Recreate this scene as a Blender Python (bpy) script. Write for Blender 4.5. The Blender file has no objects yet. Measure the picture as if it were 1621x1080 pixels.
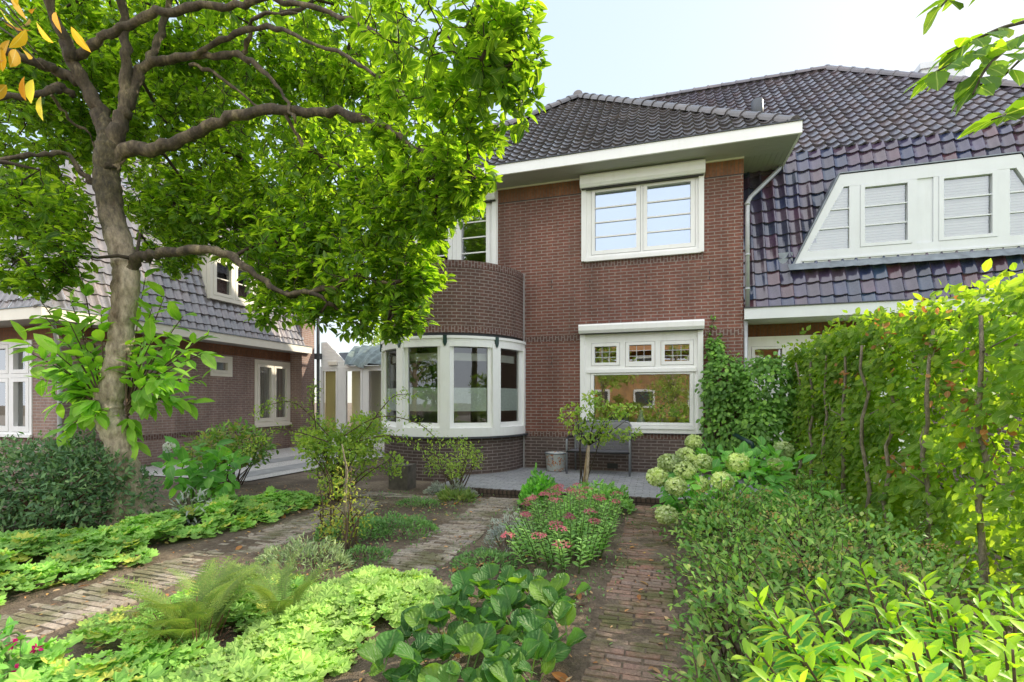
import bpy, bmesh, math, random
import numpy as np
from mathutils import Vector
rng = np.random.default_rng(11)
random.seed(11)
sc = bpy.context.scene
COL = sc.collection
PI = math.pi
CAM_H = 1.47
YAW = math.radians(16.7)
SY, CY = math.sin(YAW), math.cos(YAW)

def site(px, py, cz):
    """survey point: bearing of a photo pixel at a real distance cz -> world position"""
    cx = (px - 810.5) / 767.0 * cz
    return np.array((CY * cx - SY * cz, SY * cx + CY * cz, CAM_H - (py - 633.0) / 767.0 * cz))

# ------------------------------------------------------------------ objects
def tag(o, label=None, cat=None, group=None, kind=None):
    if label: o['label'] = label
    if cat: o['category'] = cat
    if group: o['group'] = group
    if kind: o['kind'] = kind
    return o

def thing(name, label, cat, loc=(0, 0, 0), group=None):
    o = bpy.data.objects.new(name, None)
    COL.objects.link(o)
    o.location = loc
    o.empty_display_size = 0.2
    return tag(o, label, cat, group)

def attach(o, parent):
    if parent is not None:
        o.parent = parent
        if parent.type == 'EMPTY':
            o.location = -Vector(parent.location)
    return o

class MB:
    def __init__(self):
        self.v = []; self.f = []; self.uv = []
    def face(self, pts, uvs=None):
        i = len(self.v)
        self.v.extend([tuple(p) for p in pts])
        self.f.append(tuple(range(i, i + len(pts))))
        self.uv.append(uvs if uvs else [(0.0, 0.0)] * len(pts))
    def hexa(self, c, uvscale=True):
        # c: 8 corners, index = iu + 2*iv + 4*iw
        q = [(0, 2, 3, 1), (4, 5, 7, 6), (0, 1, 5, 4), (2, 6, 7, 3), (0, 4, 6, 2), (1, 3, 7, 5)]
        for a in q:
            p = [np.array(c[k], float) for k in a]
            w = np.linalg.norm(p[1] - p[0]); h = np.linalg.norm(p[3] - p[0])
            self.face(p, [(0, 0), (w, 0), (w, h), (0, h)])
    def box(self, x0, x1, y0, y1, z0, z1):
        c = [(x, y, z) for z in (z0, z1) for y in (y0, y1) for x in (x0, x1)]
        self.hexa(c)
    def tube(self, pts, rad, sides=8, cap=True):
        pts = [np.array(p, float) for p in pts]
        if not hasattr(rad, '__len__'): rad = [rad] * len(pts)
        n = len(pts); rings = []
        ref = None
        for i in range(n):
            t = pts[min(i + 1, n - 1)] - pts[max(i - 1, 0)]
            t = t / (np.linalg.norm(t) + 1e-9)
            if ref is None:
                ref = np.cross(t, (0, 0, 1.0))
                if np.linalg.norm(ref) < 1e-3: ref = np.array((1.0, 0, 0))
            a = ref - t * np.dot(ref, t); a /= (np.linalg.norm(a) + 1e-9)
            b = np.cross(t, a); ref = a
            base = len(self.v)
            for k in range(sides):
                th = 2 * PI * k / sides
                self.v.append(tuple(pts[i] + rad[i] * (math.cos(th) * a + math.sin(th) * b)))
            rings.append(base)
        for i in range(n - 1):
            for k in range(sides):
                k2 = (k + 1) % sides
                self.f.append((rings[i] + k, rings[i] + k2, rings[i + 1] + k2, rings[i + 1] + k))
                self.uv.append([(0, 0)] * 4)
        if cap:
            self.f.append(tuple(rings[0] + k for k in reversed(range(sides)))); self.uv.append([(0, 0)] * sides)
            self.f.append(tuple(rings[-1] + k for k in range(sides))); self.uv.append([(0, 0)] * sides)
    def lathe(self, cx, cy, prof, sides=24):
        rings = []
        for r, z in prof:
            base = len(self.v)
            for k in range(sides):
                th = 2 * PI * k / sides
                self.v.append((cx + r * math.cos(th), cy + r * math.sin(th), z))
            rings.append(base)
        for i in range(len(prof) - 1):
            for k in range(sides):
                k2 = (k + 1) % sides
                self.f.append((rings[i] + k, rings[i] + k2, rings[i + 1] + k2, rings[i + 1] + k))
                z0, z1 = prof[i][1], prof[i + 1][1]
                self.uv.append([(k / sides, z0), ((k + 1) / sides, z0), ((k + 1) / sides, z1), (k / sides, z1)])
    def arc(self, xc, yc, r0, r1, a0, a1, z0, z1, n=24, uvrot=False):
        """curved box; angle 0 = +X, positive towards -Y (street side)"""
        def P(r, a, z): return (xc + r * math.cos(a), yc - r * math.sin(a), z)
        for i in range(n):
            a = a0 + (a1 - a0) * i / n; b = a0 + (a1 - a0) * (i + 1) / n
            ua, ub = r1 * a, r1 * b
            def U(*q): return [(y, x) for x, y in q] if uvrot else list(q)
            self.face([P(r1, b, z0), P(r1, a, z0), P(r1, a, z1), P(r1, b, z1)], U((ub, z0), (ua, z0), (ua, z1), (ub, z1)))
            self.face([P(r0, a, z0), P(r0, b, z0), P(r0, b, z1), P(r0, a, z1)], U((ua, z0), (ub, z0), (ub, z1), (ua, z1)))
            self.face([P(r0, a, z1), P(r0, b, z1), P(r1, b, z1), P(r1, a, z1)], U((ua, 0), (ub, 0), (ub, r1 - r0), (ua, r1 - r0)))
            self.face([P(r0, b, z0), P(r0, a, z0), P(r1, a, z0), P(r1, b, z0)], U((ub, 0), (ua, 0), (ua, r1 - r0), (ub, r1 - r0)))
        for a in (a0, a1):
            self.face([P(r0, a, z0), P(r1, a, z0), P(r1, a, z1), P(r0, a, z1)])
    def build(self, name, mat, parent=None, smooth=False, label=None):
        me = bpy.data.meshes.new(name)
        me.from_pydata(self.v, [], self.f)
        uvl = me.uv_layers.new(name='UVMap')
        flat = np.array([c for u in self.uv for c in u], dtype=np.float32).ravel()
        uvl.data.foreach_set('uv', flat)
        if smooth: me.polygons.foreach_set('use_smooth', np.ones(len(self.f), dtype=bool))
        me.materials.append(mat)
        me.update()
        o = bpy.data.objects.new(name, me)
        COL.objects.link(o)
        if label: o['label'] = label
        return attach(o, parent)

class Frame:
    """flat working plane: u along, v up, n outward"""
    def __init__(s, o, u, v, n):
        s.o, s.u, s.v, s.n = [np.array(q, float) for q in (o, u, v, n)]
    def p(s, u, v, d=0.0): return s.o + s.u * u + s.v * v + s.n * d
    def box(s, mb, u0, u1, v0, v1, d0, d1):
        mb.hexa([s.p(u, v, d) for d in (d0, d1) for v in (v0, v1) for u in (u0, u1)])
    def quad(s, mb, u0, u1, v0, v1, d, rot=False):
        uv = [(u0, v0), (u1, v0), (u1, v1), (u0, v1)]
        if rot: uv = [(b, a) for a, b in uv]
        mb.face([s.p(u0, v0, d), s.p(u1, v0, d), s.p(u1, v1, d), s.p(u0, v1, d)], uv)
    def panel(s, mb, u0, u1, v0, v1, holes, d0, d1, outer=True, back=False):
        us = sorted(set([u0, u1] + [h for q in holes for h in q[:2] if u0 < h < u1]))
        vs = sorted(set([v0, v1] + [h for q in holes for h in q[2:] if v0 < h < v1]))
        for i in range(len(us) - 1):
            for j in range(len(vs) - 1):
                a, b, c, d = us[i], us[i + 1], vs[j], vs[j + 1]
                mu, mv = (a + b) / 2, (c + d) / 2
                if any(q[0] < mu < q[1] and q[2] < mv < q[3] for q in holes): continue
                s.quad(mb, a, b, c, d, d1)
                if back: s.quad(mb, b, a, c, d, d0)
        for (a, b, c, d) in holes:
            a, b, c, d = max(a, u0), min(b, u1), max(c, v0), min(d, v1)
            for q, w in (((a, c), (a, d)), ((a, d), (b, d)), ((b, d), (b, c)), ((b, c), (a, c))):
                L = math.hypot(w[0] - q[0], w[1] - q[1])
                mb.face([s.p(q[0], q[1], d1), s.p(w[0], w[1], d1), s.p(w[0], w[1], d0), s.p(q[0], q[1], d0)],
                        [(0, 0), (0, L), (d1 - d0, L), (d1 - d0, 0)])
        if outer:
            for q, w in (((u0, v0), (u1, v0)), ((u1, v0), (u1, v1)), ((u1, v1), (u0, v1)), ((u0, v1), (u0, v0))):
                L = math.hypot(w[0] - q[0], w[1] - q[1])
                mb.face([s.p(q[0], q[1], d0), s.p(w[0], w[1], d0), s.p(w[0], w[1], d1), s.p(q[0], q[1], d1)],
                        [(0, 0), (0, L), (d1 - d0, L), (d1 - d0, 0)])

def rough(o, amp, scale):
    from mathutils import noise
    me = o.data
    for v in me.vertices:
        k = noise.fractal(v.co * scale, 1.0, 2.0, 4) + .6 * noise.noise(Vector((v.co.x * scale * 2.3, v.co.y * scale * 2.3, v.co.z * scale * .8)))
        v.co += v.normal * (amp * k)
    me.update(); return o

# ------------------------------------------------------------------ leaf clouds
def leaf_tmpl(stations=((.22, .15), (.5, .22), (.78, .15)), fold=.10, curl=.18, petiole=0.0):
    """one leaf, length 1 along +y, normal +z; returns verts, tris, uv"""
    v = [(0, 0, 0)]; uv = [(.5, 0)]
    if petiole: v = [(0, petiole * 0, 0)]
    for y, w in stations:
        z = -curl * y * y
        v += [(-w, y, z + fold * w * 2), (0, y, z), (w, y, z + fold * w * 2)]
        uv += [(0, y), (.5, y), (1, y)]
    v.append((0, 1, -curl)); uv.append((.5, 1))
    t = []; k = len(stations)
    t += [(0, 2, 1), (0, 3, 2)]
    for i in range(k - 1):
        a = 1 + 3 * i; b = a + 3
        t += [(a, a + 1, b + 1), (a, b + 1, b), (a + 1, a + 2, b + 2), (a + 1, b + 2, b + 1)]
    a = 1 + 3 * (k - 1); e = len(v) - 1
    t += [(a, a + 1, e), (a + 1, a + 2, e)]
    return np.array(v, float), np.array(t), np.array(uv, float)

def lobed_tmpl(lobes=7, notch=.66, cup=.07):
    v = [(0, .28, 0)]; uv = [(.5, .3)]
    n = lobes * 2 + 1; a0 = math.radians(-155); a1 = math.radians(155)
    for i in range(n):
        a = a0 + (a1 - a0) * i / (n - 1)
        r = .5 * (1.0 if i % 2 == 1 else notch + .1)
        z = cup * (r / .5) ** 2 + (.05 if i % 2 else -.03)
        v.append((r * math.sin(a), .28 + .05 + r * math.cos(a), z)); uv.append((.5 + r * math.sin(a), .3 + r * math.cos(a)))
    t = [(0, i + 1, i) for i in range(1, n)]
    return np.array(v, float), np.array(t), np.array(uv, float)

def paddle_tmpl():
    """big wavy bergenia leaf with stalk"""
    v = []; uv = []; t = []
    ys = [.22, .34, .5, .68, .84, .95, 1.0]; ws = [.1, .27, .36, .38, .31, .18, .05]
    m = 7
    for j, (y, w) in enumerate(zip(ys, ws)):
        for i in range(m):
            s = -1 + 2 * i / (m - 1)
            z = .16 * abs(s) ** 1.5 * (w / .38) - .30 * (y - .3) ** 2 + .035 * math.sin(5.5 * s + 9 * y) * abs(s) + .012 * math.sin(17 * y + 4 * s)
            v.append((s * w, y - .04 * s * s, z)); uv.append(((s + 1) / 2, y))
    for j in range(len(ys) - 1):
        for i in range(m - 1):
            a = j * m + i
            t += [(a, a + 1, a + m + 1), (a, a + m + 1, a + m)]
    b = len(v)
    for y, w in ((-.25, .022), (.24, .02)):
        for s in (-1, 1):
            v.append((s * w, y, -.01)); uv.append((.5, .1))
    t += [(b, b + 1, b + 3), (b, b + 3, b + 2)]
    return np.array(v, float), np.array(t), np.array(uv, float)

def frond_tmpl(pairs=22, droop=.35):
    v = []; t = []; uv = []
    def spine(y): return np.array((0.0, y, .06 * math.sin(PI * y) - droop * y * y * y))
    def tri(a, b, c):
        k = len(v); v.extend([a, b, c]); uv.extend([(.5, .2), (.5, .6), (.5, .9)]); t.append((k, k + 1, k + 2))
    for i in range(8):
        a, b = spine(i / 8), spine((i + 1) / 8)
        w = .006
        tri(a + (w, 0, 0), b + (w, 0, 0), a - (w, 0, 0)); tri(b + (w, 0, 0), b - (w, 0, 0), a - (w, 0, 0))
    for i in range(pairs):
        y = .16 + .82 * i / (pairs - 1)
        L = .15 * math.sin(PI * min(1, (1 - y) * .95 + .06)) ** .75 * (1 if y > .25 else .8)
        for s in (-1, 1):
            base = spine(y); d = np.array((s * .93, .36, -.12)); q = np.array((-.36 * s, .93, 0))
            m = max(3, int(L / .017))
            for j in range(m):
                f = (j + .5) / m; c = base + d * L * f + np.array((0, 0, -.1 * L * f * f))
                l2 = .020 * (1 - f * .8) * (L / .15) ** .5 + .006; w2 = .008
                for e in (-1, 1):
                    tip = c + q * e * l2 + d * .008
                    tri(c - d * w2, c + d * w2, tip)
    return np.array([tuple(p) for p in v], float), np.array(t), np.array(uv, float)

def floret_tmpl():
    v = []; t = []; uv = []
    for k in range(4):
        a = k * PI / 2; c, s = math.cos(a), math.sin(a)
        b = len(v)
        for x, y, z in ((0, 0, 0), (.3, -.28, .06), (.55, 0, .02), (.3, .28, .06)):
            v.append((c * x - s * y, s * x + c * y, z)); uv.append((.5, .5))
        t += [(b, b + 1, b + 2), (b, b + 2, b + 3)]
    return np.array(v, float), np.array(t), np.array(uv, float)

LEAF = leaf_tmpl()
LEAF_BIG = leaf_tmpl(((.12, .11), (.3, .2), (.55, .245), (.8, .16)), .14, .22)
LEAF_ROUND = leaf_tmpl(((.15, .2), (.45, .33), (.78, .22)), .10, .12)
LEAF_SMALL = leaf_tmpl(((.35, .2), (.7, .16)), .12, .12)
LEAF_NARROW = leaf_tmpl(((.35, .10), (.7, .08)), .10, .2)
LOBED = lobed_tmpl(); PADDLE = paddle_tmpl(); FROND = frond_tmpl(); FLORET = floret_tmpl()

def unit(a):
    a = np.asarray(a, float)
    return a / (np.linalg.norm(a, axis=-1, keepdims=True) + 1e-9)

def rdir(n): return unit(rng.normal(size=(n, 3)))

def cloud(name, tmpl, pos, d, nrm, size, mat, parent=None, wscale=None, smooth=True, label=None):
    V, T, UV = tmpl
    pos = np.asarray(pos, float); N = len(pos)
    d = unit(d); x = unit(np.cross(d, nrm)); z = np.cross(x, d)
    size = np.broadcast_to(np.asarray(size, float), (N,))
    ws = np.ones(N) if wscale is None else np.broadcast_to(np.asarray(wscale, float), (N,))
    vx = V[None, :, 0] * ws[:, None]
    P = pos[:, None, :] + size[:, None, None] * (vx[..., None] * x[:, None, :] + V[None, :, 1, None] * d[:, None, :] + V[None, :, 2, None] * z[:, None, :])
    m = len(V)
    tris = (T[None] + (np.arange(N) * m)[:, None, None]).reshape(-1, 3)
    me = bpy.data.meshes.new(name)
    me.vertices.add(N * m); me.vertices.foreach_set('co', P.astype(np.float32).ravel())
    me.loops.add(tris.size); me.loops.foreach_set('vertex_index', tris.astype(np.int32).ravel())
    nt = len(tris)
    me.polygons.add(nt)
    me.polygons.foreach_set('loop_start', np.arange(0, nt * 3, 3, dtype=np.int32))
    me.polygons.foreach_set('use_smooth', np.full(nt, smooth))
    uvl = me.uv_layers.new(name='UVMap')
    uvl.data.foreach_set('uv', np.tile(UV, (N, 1))[tris.ravel()].astype(np.float32).ravel())
    me.materials.append(mat)
    me.update(calc_edges=True)
    o = bpy.data.objects.new(name, me); COL.objects.link(o)
    if label: o['label'] = label
    return attach(o, parent)

def in_poly(x, y, poly):
    c = np.zeros(len(x), bool); n = len(poly)
    for i in range(n):
        x0, y0 = poly[i]; x1, y1 = poly[i - 1]
        k = ((y0 > y) != (y1 > y)) & (x < (x1 - x0) * (y - y0) / (y1 - y0 + 1e-12) + x0)
        c ^= k
    return c

def sample_poly(poly, n):
    a = np.array(poly); lo, hi = a.min(0), a.max(0)
    out = np.zeros((0, 2))
    while len(out) < n:
        q = lo + rng.random((n * 2, 2)) * (hi - lo)
        out = np.vstack([out, q[in_poly(q[:, 0], q[:, 1], poly)]])
    return out[:n]

def blob_points(blobs, n, shell=.45, ragged=.10):
    """blobs: (cx,cy,cz,rx,ry,rz[,weight]); points biased to the outside; returns pos, outward"""
    w = np.array([(b[6] if len(b) > 6 else 1) * (b[3] * b[4] * b[5]) ** (2 / 3) for b in blobs]); w /= w.sum()
    k = rng.choice(len(blobs), n, p=w)
    B = np.array([b[:6] for b in blobs])[k]
    u = rdir(n); r = (shell + (1 - shell) * rng.random(n)) ** .6
    r *= 1 + ragged * rng.normal(size=n)
    pos = B[:, :3] + u * B[:, 3:6] * r[:, None]
    return pos, u

# ------------------------------------------------------------------ materials
def new_mat(name):
    m = bpy.data.materials.new(name); m.use_nodes = True
    nt = m.node_tree; nt.nodes.clear()
    out = nt.nodes.new('ShaderNodeOutputMaterial')
    return m, nt, out

def node(nt, typ, props=None, **inp):
    n = nt.nodes.new(typ)
    for k, v in (props or {}).items(): setattr(n, k, v)
    for k, v in inp.items():
        key = int(k[1:]) if k[0] == 'i' and k[1:].isdigit() else k.replace('_', ' ')
        s = n.inputs[key]
        if isinstance(v, bpy.types.NodeSocket): nt.links.new(v, s)
        elif isinstance(v, (tuple, list)) and len(v) == 3 and s.type == 'RGBA': s.default_value = (*v, 1)
        else: s.default_value = v
    return n

def ramp(nt, fac, stops, interp='LINEAR'):
    n = nt.nodes.new('ShaderNodeValToRGB'); cr = n.color_ramp; cr.interpolation = interp
    while len(cr.elements) < len(stops): cr.elements.new(.5)
    for e, (p, c) in zip(cr.elements, stops):
        e.position = p; e.color = (*c, 1) if len(c) == 3 else c
    nt.links.new(fac, n.inputs['Fac'])
    return n.outputs['Color']

def mixc(nt, fac, a, b, mode='MIX'):
    n = nt.nodes.new('ShaderNodeMix'); n.data_type = 'RGBA'; n.blend_type = mode
    for s, v in ((n.inputs[0], fac), (n.inputs[6], a), (n.inputs[7], b)):
        if isinstance(v, bpy.types.NodeSocket): nt.links.new(v, s)
        elif isinstance(v, (tuple, list)): s.default_value = (*v, 1) if len(v) == 3 else v
        else: s.default_value = v
    return n.outputs[2]

def math_(nt, op, a, b=0.0, c=None):
    n = nt.nodes.new('ShaderNodeMath'); n.operation = op
    for s, v in zip(n.inputs, (a, b, c)):
        if v is None: continue
        if isinstance(v, bpy.types.NodeSocket): nt.links.new(v, s)
        else: s.default_value = v
    return n.outputs[0]

def pos_noise(nt, scale, detail=4, rough=.55, vec=None):
    if vec is None: vec = nt.nodes.new('ShaderNodeNewGeometry').outputs['Position']
    return node(nt, 'ShaderNodeTexNoise', None, Vector=vec, Scale=scale, Detail=detail, Roughness=rough).outputs['Fac']

def principled(nt, out, **k):
    p = node(nt, 'ShaderNodeBsdfPrincipled', None, **k)
    nt.links.new(p.outputs[0], out.inputs['Surface'])
    return p

def bump(nt, h, strength=.3, dist=.01):
    return node(nt, 'ShaderNodeBump', None, Height=h, Strength=strength, Distance=dist).outputs['Normal']

def plain(name, col, rough=.5, var=.12, scale=6, metallic=0.0, bumps=.15, spec=.5, dirt=None):
    m, nt, out = new_mat(name)
    n = pos_noise(nt, scale)
    d = tuple(c * (1 - var) for c in col); l = tuple(min(1, c * (1 + var)) for c in col)
    c = ramp(nt, n, [(.3, d), (.7, l)])
    if dirt:
        g3 = nt.nodes.new('ShaderNodeNewGeometry').outputs['Position']
        st = pos_noise(nt, 9, 6, .7, node(nt, 'ShaderNodeMapping', None, Vector=g3, Scale=(1, 1, .16)).outputs[0])
        c = mixc(nt, ramp(nt, st, [(.52, (0, 0, 0)), (.78, (.55,) * 3)]), c, dirt)
    f = pos_noise(nt, scale * 14, 3)
    principled(nt, out, Base_Color=c, Roughness=rough, Metallic=metallic, Specular_IOR_Level=spec, Normal=bump(nt, f, bumps, .004))
    return m

def brick(name, c1, c2, mortar, w=.22, h=.06, tint=(.09, .05, .05), tintamt=.5, bstr=.6, mort=.0085, moss=0.0, dirt=0.0, fired=True):
    if fired: c1, c2, tint = [tuple(q * f for q, f in zip(c, (1.32, 1.40, 1.24))) for c in (c1, c2, tint)]
    if fired: mortar = tuple(min(.6, q * f) for q, f in zip(mortar, (1.0, .96, .93)))
    m, nt, out = new_mat(name)
    uv = nt.nodes.new('ShaderNodeUVMap').outputs[0]
    warp = node(nt, 'ShaderNodeTexNoise', None, Vector=uv, Scale=7.0, Detail=2.0)
    off = node(nt, 'ShaderNodeVectorMath', {'operation': 'SCALE'}, i0=warp.outputs['Color'], Scale=.006).outputs[0]
    vec = node(nt, 'ShaderNodeVectorMath', {'operation': 'ADD'}, i0=uv, i1=off).outputs[0]
    b = node(nt, 'ShaderNodeTexBrick', {'offset': .5, 'squash': 1.0}, Vector=vec, Color1=c1, Color2=c2, Mortar=mortar,
             Scale=1.0, Mortar_Size=mort, Mortar_Smooth=.25, Bias=-.1, Brick_Width=w, Row_Height=h)
    big = pos_noise(nt, .9, 4)
    small = pos_noise(nt, 22, 4)
    # a second brick lattice in step with the first gives a few bricks another firing colour
    b2 = node(nt, 'ShaderNodeTexBrick', {'offset': .5, 'squash': 1.0}, Vector=vec, Color1=(0, 0, 0), Color2=(1, 1, 1), Mortar=(0, 0, 0),
              Scale=1.0, Mortar_Size=mort, Mortar_Smooth=.25, Bias=-.35, Brick_Width=w, Row_Height=h)
    c = mixc(nt, math_(nt, 'MULTIPLY', math_(nt, 'MULTIPLY', b2.outputs['Color'], tintamt), math_(nt, 'SUBTRACT', 1.0, b.outputs['Fac'])), b.outputs['Color'], tint)
    c = mixc(nt, 1.0, c, ramp(nt, big, [(.25, (.72, .72, .74)), (.75, (1.18, 1.15, 1.12))]), 'MULTIPLY')
    c = mixc(nt, .6, c, ramp(nt, small, [(.25, (.6, .6, .6)), (.75, (1.3, 1.3, 1.3))]), 'MULTIPLY')
    if fired:
        g3 = nt.nodes.new('ShaderNodeNewGeometry').outputs['Position']
        st = pos_noise(nt, 3.2, 5, .65, node(nt, 'ShaderNodeMapping', None, Vector=g3, Scale=(1, 1, .12)).outputs[0])
        c = mixc(nt, .75, c, ramp(nt, st, [(.3, (.70, .68, .68)), (.5, (1, 1, 1)), (.72, (1.25, 1.22, 1.2))]), 'MULTIPLY')
        pat = pos_noise(nt, .55, 5, .6)
        c = mixc(nt, ramp(nt, pat, [(.52, (0, 0, 0)), (.72, (.42,) * 3)]), c, (.12, .085, .066))
    if moss:
        mm = pos_noise(nt, 2.6, 6, .7)
        mk = ramp(nt, mm, [(.5, (0, 0, 0)), (.68, (moss, moss, moss))])
        c = mixc(nt, mk, c, (.075, .085, .025))
    if dirt:
        dm = math_(nt, 'ADD', pos_noise(nt, 3.3, 7, .72), math_(nt, 'MULTIPLY', pos_noise(nt, 45, 3, .6), .25))
        c = mixc(nt, ramp(nt, dm, [(.44, (0, 0, 0)), (.66, (dirt,) * 3)]), c, tuple(q * .85 for q in c2))
        c = mixc(nt, .8, c, ramp(nt, pos_noise(nt, 60, 4, .7), [(.3, (.55, .53, .5)), (.55, (1, 1, 1)), (.75, (1.6, 1.5, 1.4))]), 'MULTIPLY')
    hgt = math_(nt, 'ADD', math_(nt, 'SUBTRACT', 1.0, b.outputs['Fac']), math_(nt, 'MULTIPLY', small, .5))
    principled(nt, out, Base_Color=c, Roughness=.85, Normal=bump(nt, hgt, bstr, .008))
    return m

def tile_mat(name, cols, rough=.3, weather=.0, wcol=(.2, .2, .2), boost=(1.7, 1.62, 1.68)):
    cols = [tuple(q * f for q, f in zip(c, boost)) for c in cols]
    m, nt, out = new_mat(name)
    a = node(nt, 'ShaderNodeAttribute', {'attribute_name': 'tile'})
    k = len(cols)
    c = ramp(nt, a.outputs['Fac'], [((i + .5) / k, q) for i, q in enumerate(cols)])
    n1 = pos_noise(nt, 5, 5, .6); n2 = pos_noise(nt, 40, 4)
    c = mixc(nt, 1.0, c, ramp(nt, n1, [(.25, (.6, .62, .66)), (.75, (1.35, 1.3, 1.3))]), 'MULTIPLY')
    if weather:
        mk = ramp(nt, n2, [(.42, (0, 0, 0)), (.7, (weather,) * 3)])
        c = mixc(nt, mk, c, wcol)
    r = math_(nt, 'MULTIPLY_ADD', n2, .28, rough - .12)
    principled(nt, out, Base_Color=c, Roughness=r, Specular_IOR_Level=.8, Coat_Weight=.5, Coat_Roughness=.12, Normal=bump(nt, n2, .12, .004))
    return m

def leaf_mat(name, cols, trans, tfac=.45, rough=.45, margin=None, vein=(.55, .62, .3), veinamt=.35, spec=.22, crinkle=0.0):
    cols = [tuple(min(.85, q * (2.8 if max(c) < .26 else 1.9 if max(c) < .36 else 1.12)) for q in c) for c in cols]; tfac = min(.6, tfac + .06)
    m, nt, out = new_mat(name)
    g = nt.nodes.new('ShaderNodeNewGeometry')
    k = len(cols)
    c = ramp(nt, g.outputs['Random Per Island'], [((i + .5) / k, q) for i, q in enumerate(cols)])
    n = pos_noise(nt, 3.0, 3)
    c = mixc(nt, 1.0, c, ramp(nt, n, [(.3, (.62, .66, .70)), (.7, (1.36, 1.30, 1.15))]), 'MULTIPLY')
    uv = nt.nodes.new('ShaderNodeUVMap').outputs[0]
    sx = node(nt, 'ShaderNodeSeparateXYZ', None, Vector=uv)
    au = math_(nt, 'ABSOLUTE', math_(nt, 'SUBTRACT', sx.outputs[0], .5))
    if margin:
        jag = math_(nt, 'MULTIPLY_ADD', pos_noise(nt, 60, 2), .22, -.11)
        mk = math_(nt, 'GREATER_THAN', math_(nt, 'ADD', au, jag), .27)
        c = mixc(nt, mk, c, margin)
    if veinamt:
        mv = math_(nt, 'MULTIPLY', math_(nt, 'LESS_THAN', au, .035), veinamt)
        c = mixc(nt, mv, c, vein)
        # side veins as a faint darker rhythm
        w = math_(nt, 'SINE', math_(nt, 'MULTIPLY', math_(nt, 'SUBTRACT', sx.outputs[1], math_(nt, 'MULTIPLY', au, .6)), 58.0))
        c = mixc(nt, math_(nt, 'MULTIPLY', math_(nt, 'GREATER_THAN', w, .8), .06), c, (.02, .04, .01))
    p = node(nt, 'ShaderNodeBsdfPrincipled', None, Base_Color=c, Roughness=rough, Specular_IOR_Level=spec)
    if crinkle:
        wv = math_(nt, 'SINE', math_(nt, 'MULTIPLY', math_(nt, 'SUBTRACT', sx.outputs[1], math_(nt, 'MULTIPLY', au, .9)), 40.0))
        hh = math_(nt, 'ADD', math_(nt, 'MULTIPLY', wv, .12), pos_noise(nt, 22, 4))
        nt.links.new(bump(nt, hh, crinkle, .02), p.inputs['Normal'])
    tc = mixc(nt, 1.0, c, tuple(trans), 'MULTIPLY')
    t = node(nt, 'ShaderNodeBsdfTranslucent', None, Color=tc)
    mx = node(nt, 'ShaderNodeMixShader', None, Fac=tfac, i1=p.outputs[0], i2=t.outputs[0])
    nt.links.new(mx.outputs[0], out.inputs['Surface'])
    return m

def glass_mat(name, base=.3, tint=(.86, .9, .88), refl=(.9, .95, 1.0)):
    m, nt, out = new_mat(name)
    fr = node(nt, 'ShaderNodeFresnel', None, IOR=1.5).outputs[0]
    f = math_(nt, 'ADD', math_(nt, 'MULTIPLY', fr, .8), base)
    wav = pos_noise(nt, 1.1, 2)
    t = node(nt, 'ShaderNodeBsdfTransparent', None, Color=tint)
    gl = node(nt, 'ShaderNodeBsdfGlossy', None, Color=refl, Roughness=.015, Normal=bump(nt, wav, .06, .02))
    mx = node(nt, 'ShaderNodeMixShader', {}, Fac=f, i1=t.outputs[0], i2=gl.outputs[0])
    nt.links.new(mx.outputs[0], out.inputs['Surface'])
    return m

def bark_mat(name, c1, c2, c3, scale=6, moss_z=None):
    m, nt, out = new_mat(name)
    g = nt.nodes.new('ShaderNodeNewGeometry').outputs['Position']
    mp = node(nt, 'ShaderNodeMapping', None, Vector=g, Scale=(1, 1, .45)).outputs[0]
    a = pos_noise(nt, scale, 6, .65, mp); b = pos_noise(nt, scale * 5, 5, .7, mp)
    c1, c2, c3 = [tuple(q * f for q, f in zip(c, (1.85, 1.72, 1.6))) for c in (c1, c2, c3)]
    c = ramp(nt, a, [(.3, c1), (.52, c2), (.7, c3)])
    c = mixc(nt, .9, c, ramp(nt, b, [(.3, (.45, .45, .45)), (.65, (1.25, 1.25, 1.25))]), 'MULTIPLY')
    if moss_z:
        z = node(nt, 'ShaderNodeSeparateXYZ', None, Vector=g).outputs[2]
        k = math_(nt, 'ADD', math_(nt, 'MULTIPLY', math_(nt, 'SUBTRACT', z, moss_z), 1.1), math_(nt, 'MULTIPLY_ADD', a, 1.6, -.6))
        dk = ramp(nt, b, [(.35, (.020, .017, .012)), (.55, (.075, .062, .030)), (.72, (.17, .14, .07))])
        c = mixc(nt, ramp(nt, k, [(.25, (0, 0, 0)), (.7, (.92,) * 3)]), c, dk)
    principled(nt, out, Base_Color=c, Roughness=.9, Normal=bump(nt, math_(nt, 'ADD', b, a), .8, .025))
    return m

# ------------------------------------------------------------------ material set
M = {}
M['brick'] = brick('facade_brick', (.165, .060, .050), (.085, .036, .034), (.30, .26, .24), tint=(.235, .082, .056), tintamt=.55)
M['brick_low'] = brick('plinth_brick', (.085, .054, .054), (.058, .043, .047), (.25, .225, .22), tint=(.12, .066, .06), tintamt=.4)
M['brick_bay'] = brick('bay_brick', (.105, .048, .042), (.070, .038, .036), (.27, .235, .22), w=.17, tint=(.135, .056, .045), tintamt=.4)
M['soldier'] = brick('soldier_brick', (.21, .082, .045), (.13, .052, .036), (.16, .12, .09), w=.27, h=.06, tint=(.26, .11, .05), tintamt=.4, mort=.006)
M['rollock'] = brick('rollock_brick', (.11, .048, .042), (.07, .036, .036), (.27, .23, .22), w=.115, h=.06, tint=(.15, .06, .05))
M['soldier_dark'] = brick('dark_soldier_brick', (.15, .055, .032), (.10, .04, .026), (.12, .08, .06), w=.3, h=.06, tint=(.18, .07, .035), mort=.006)
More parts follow.
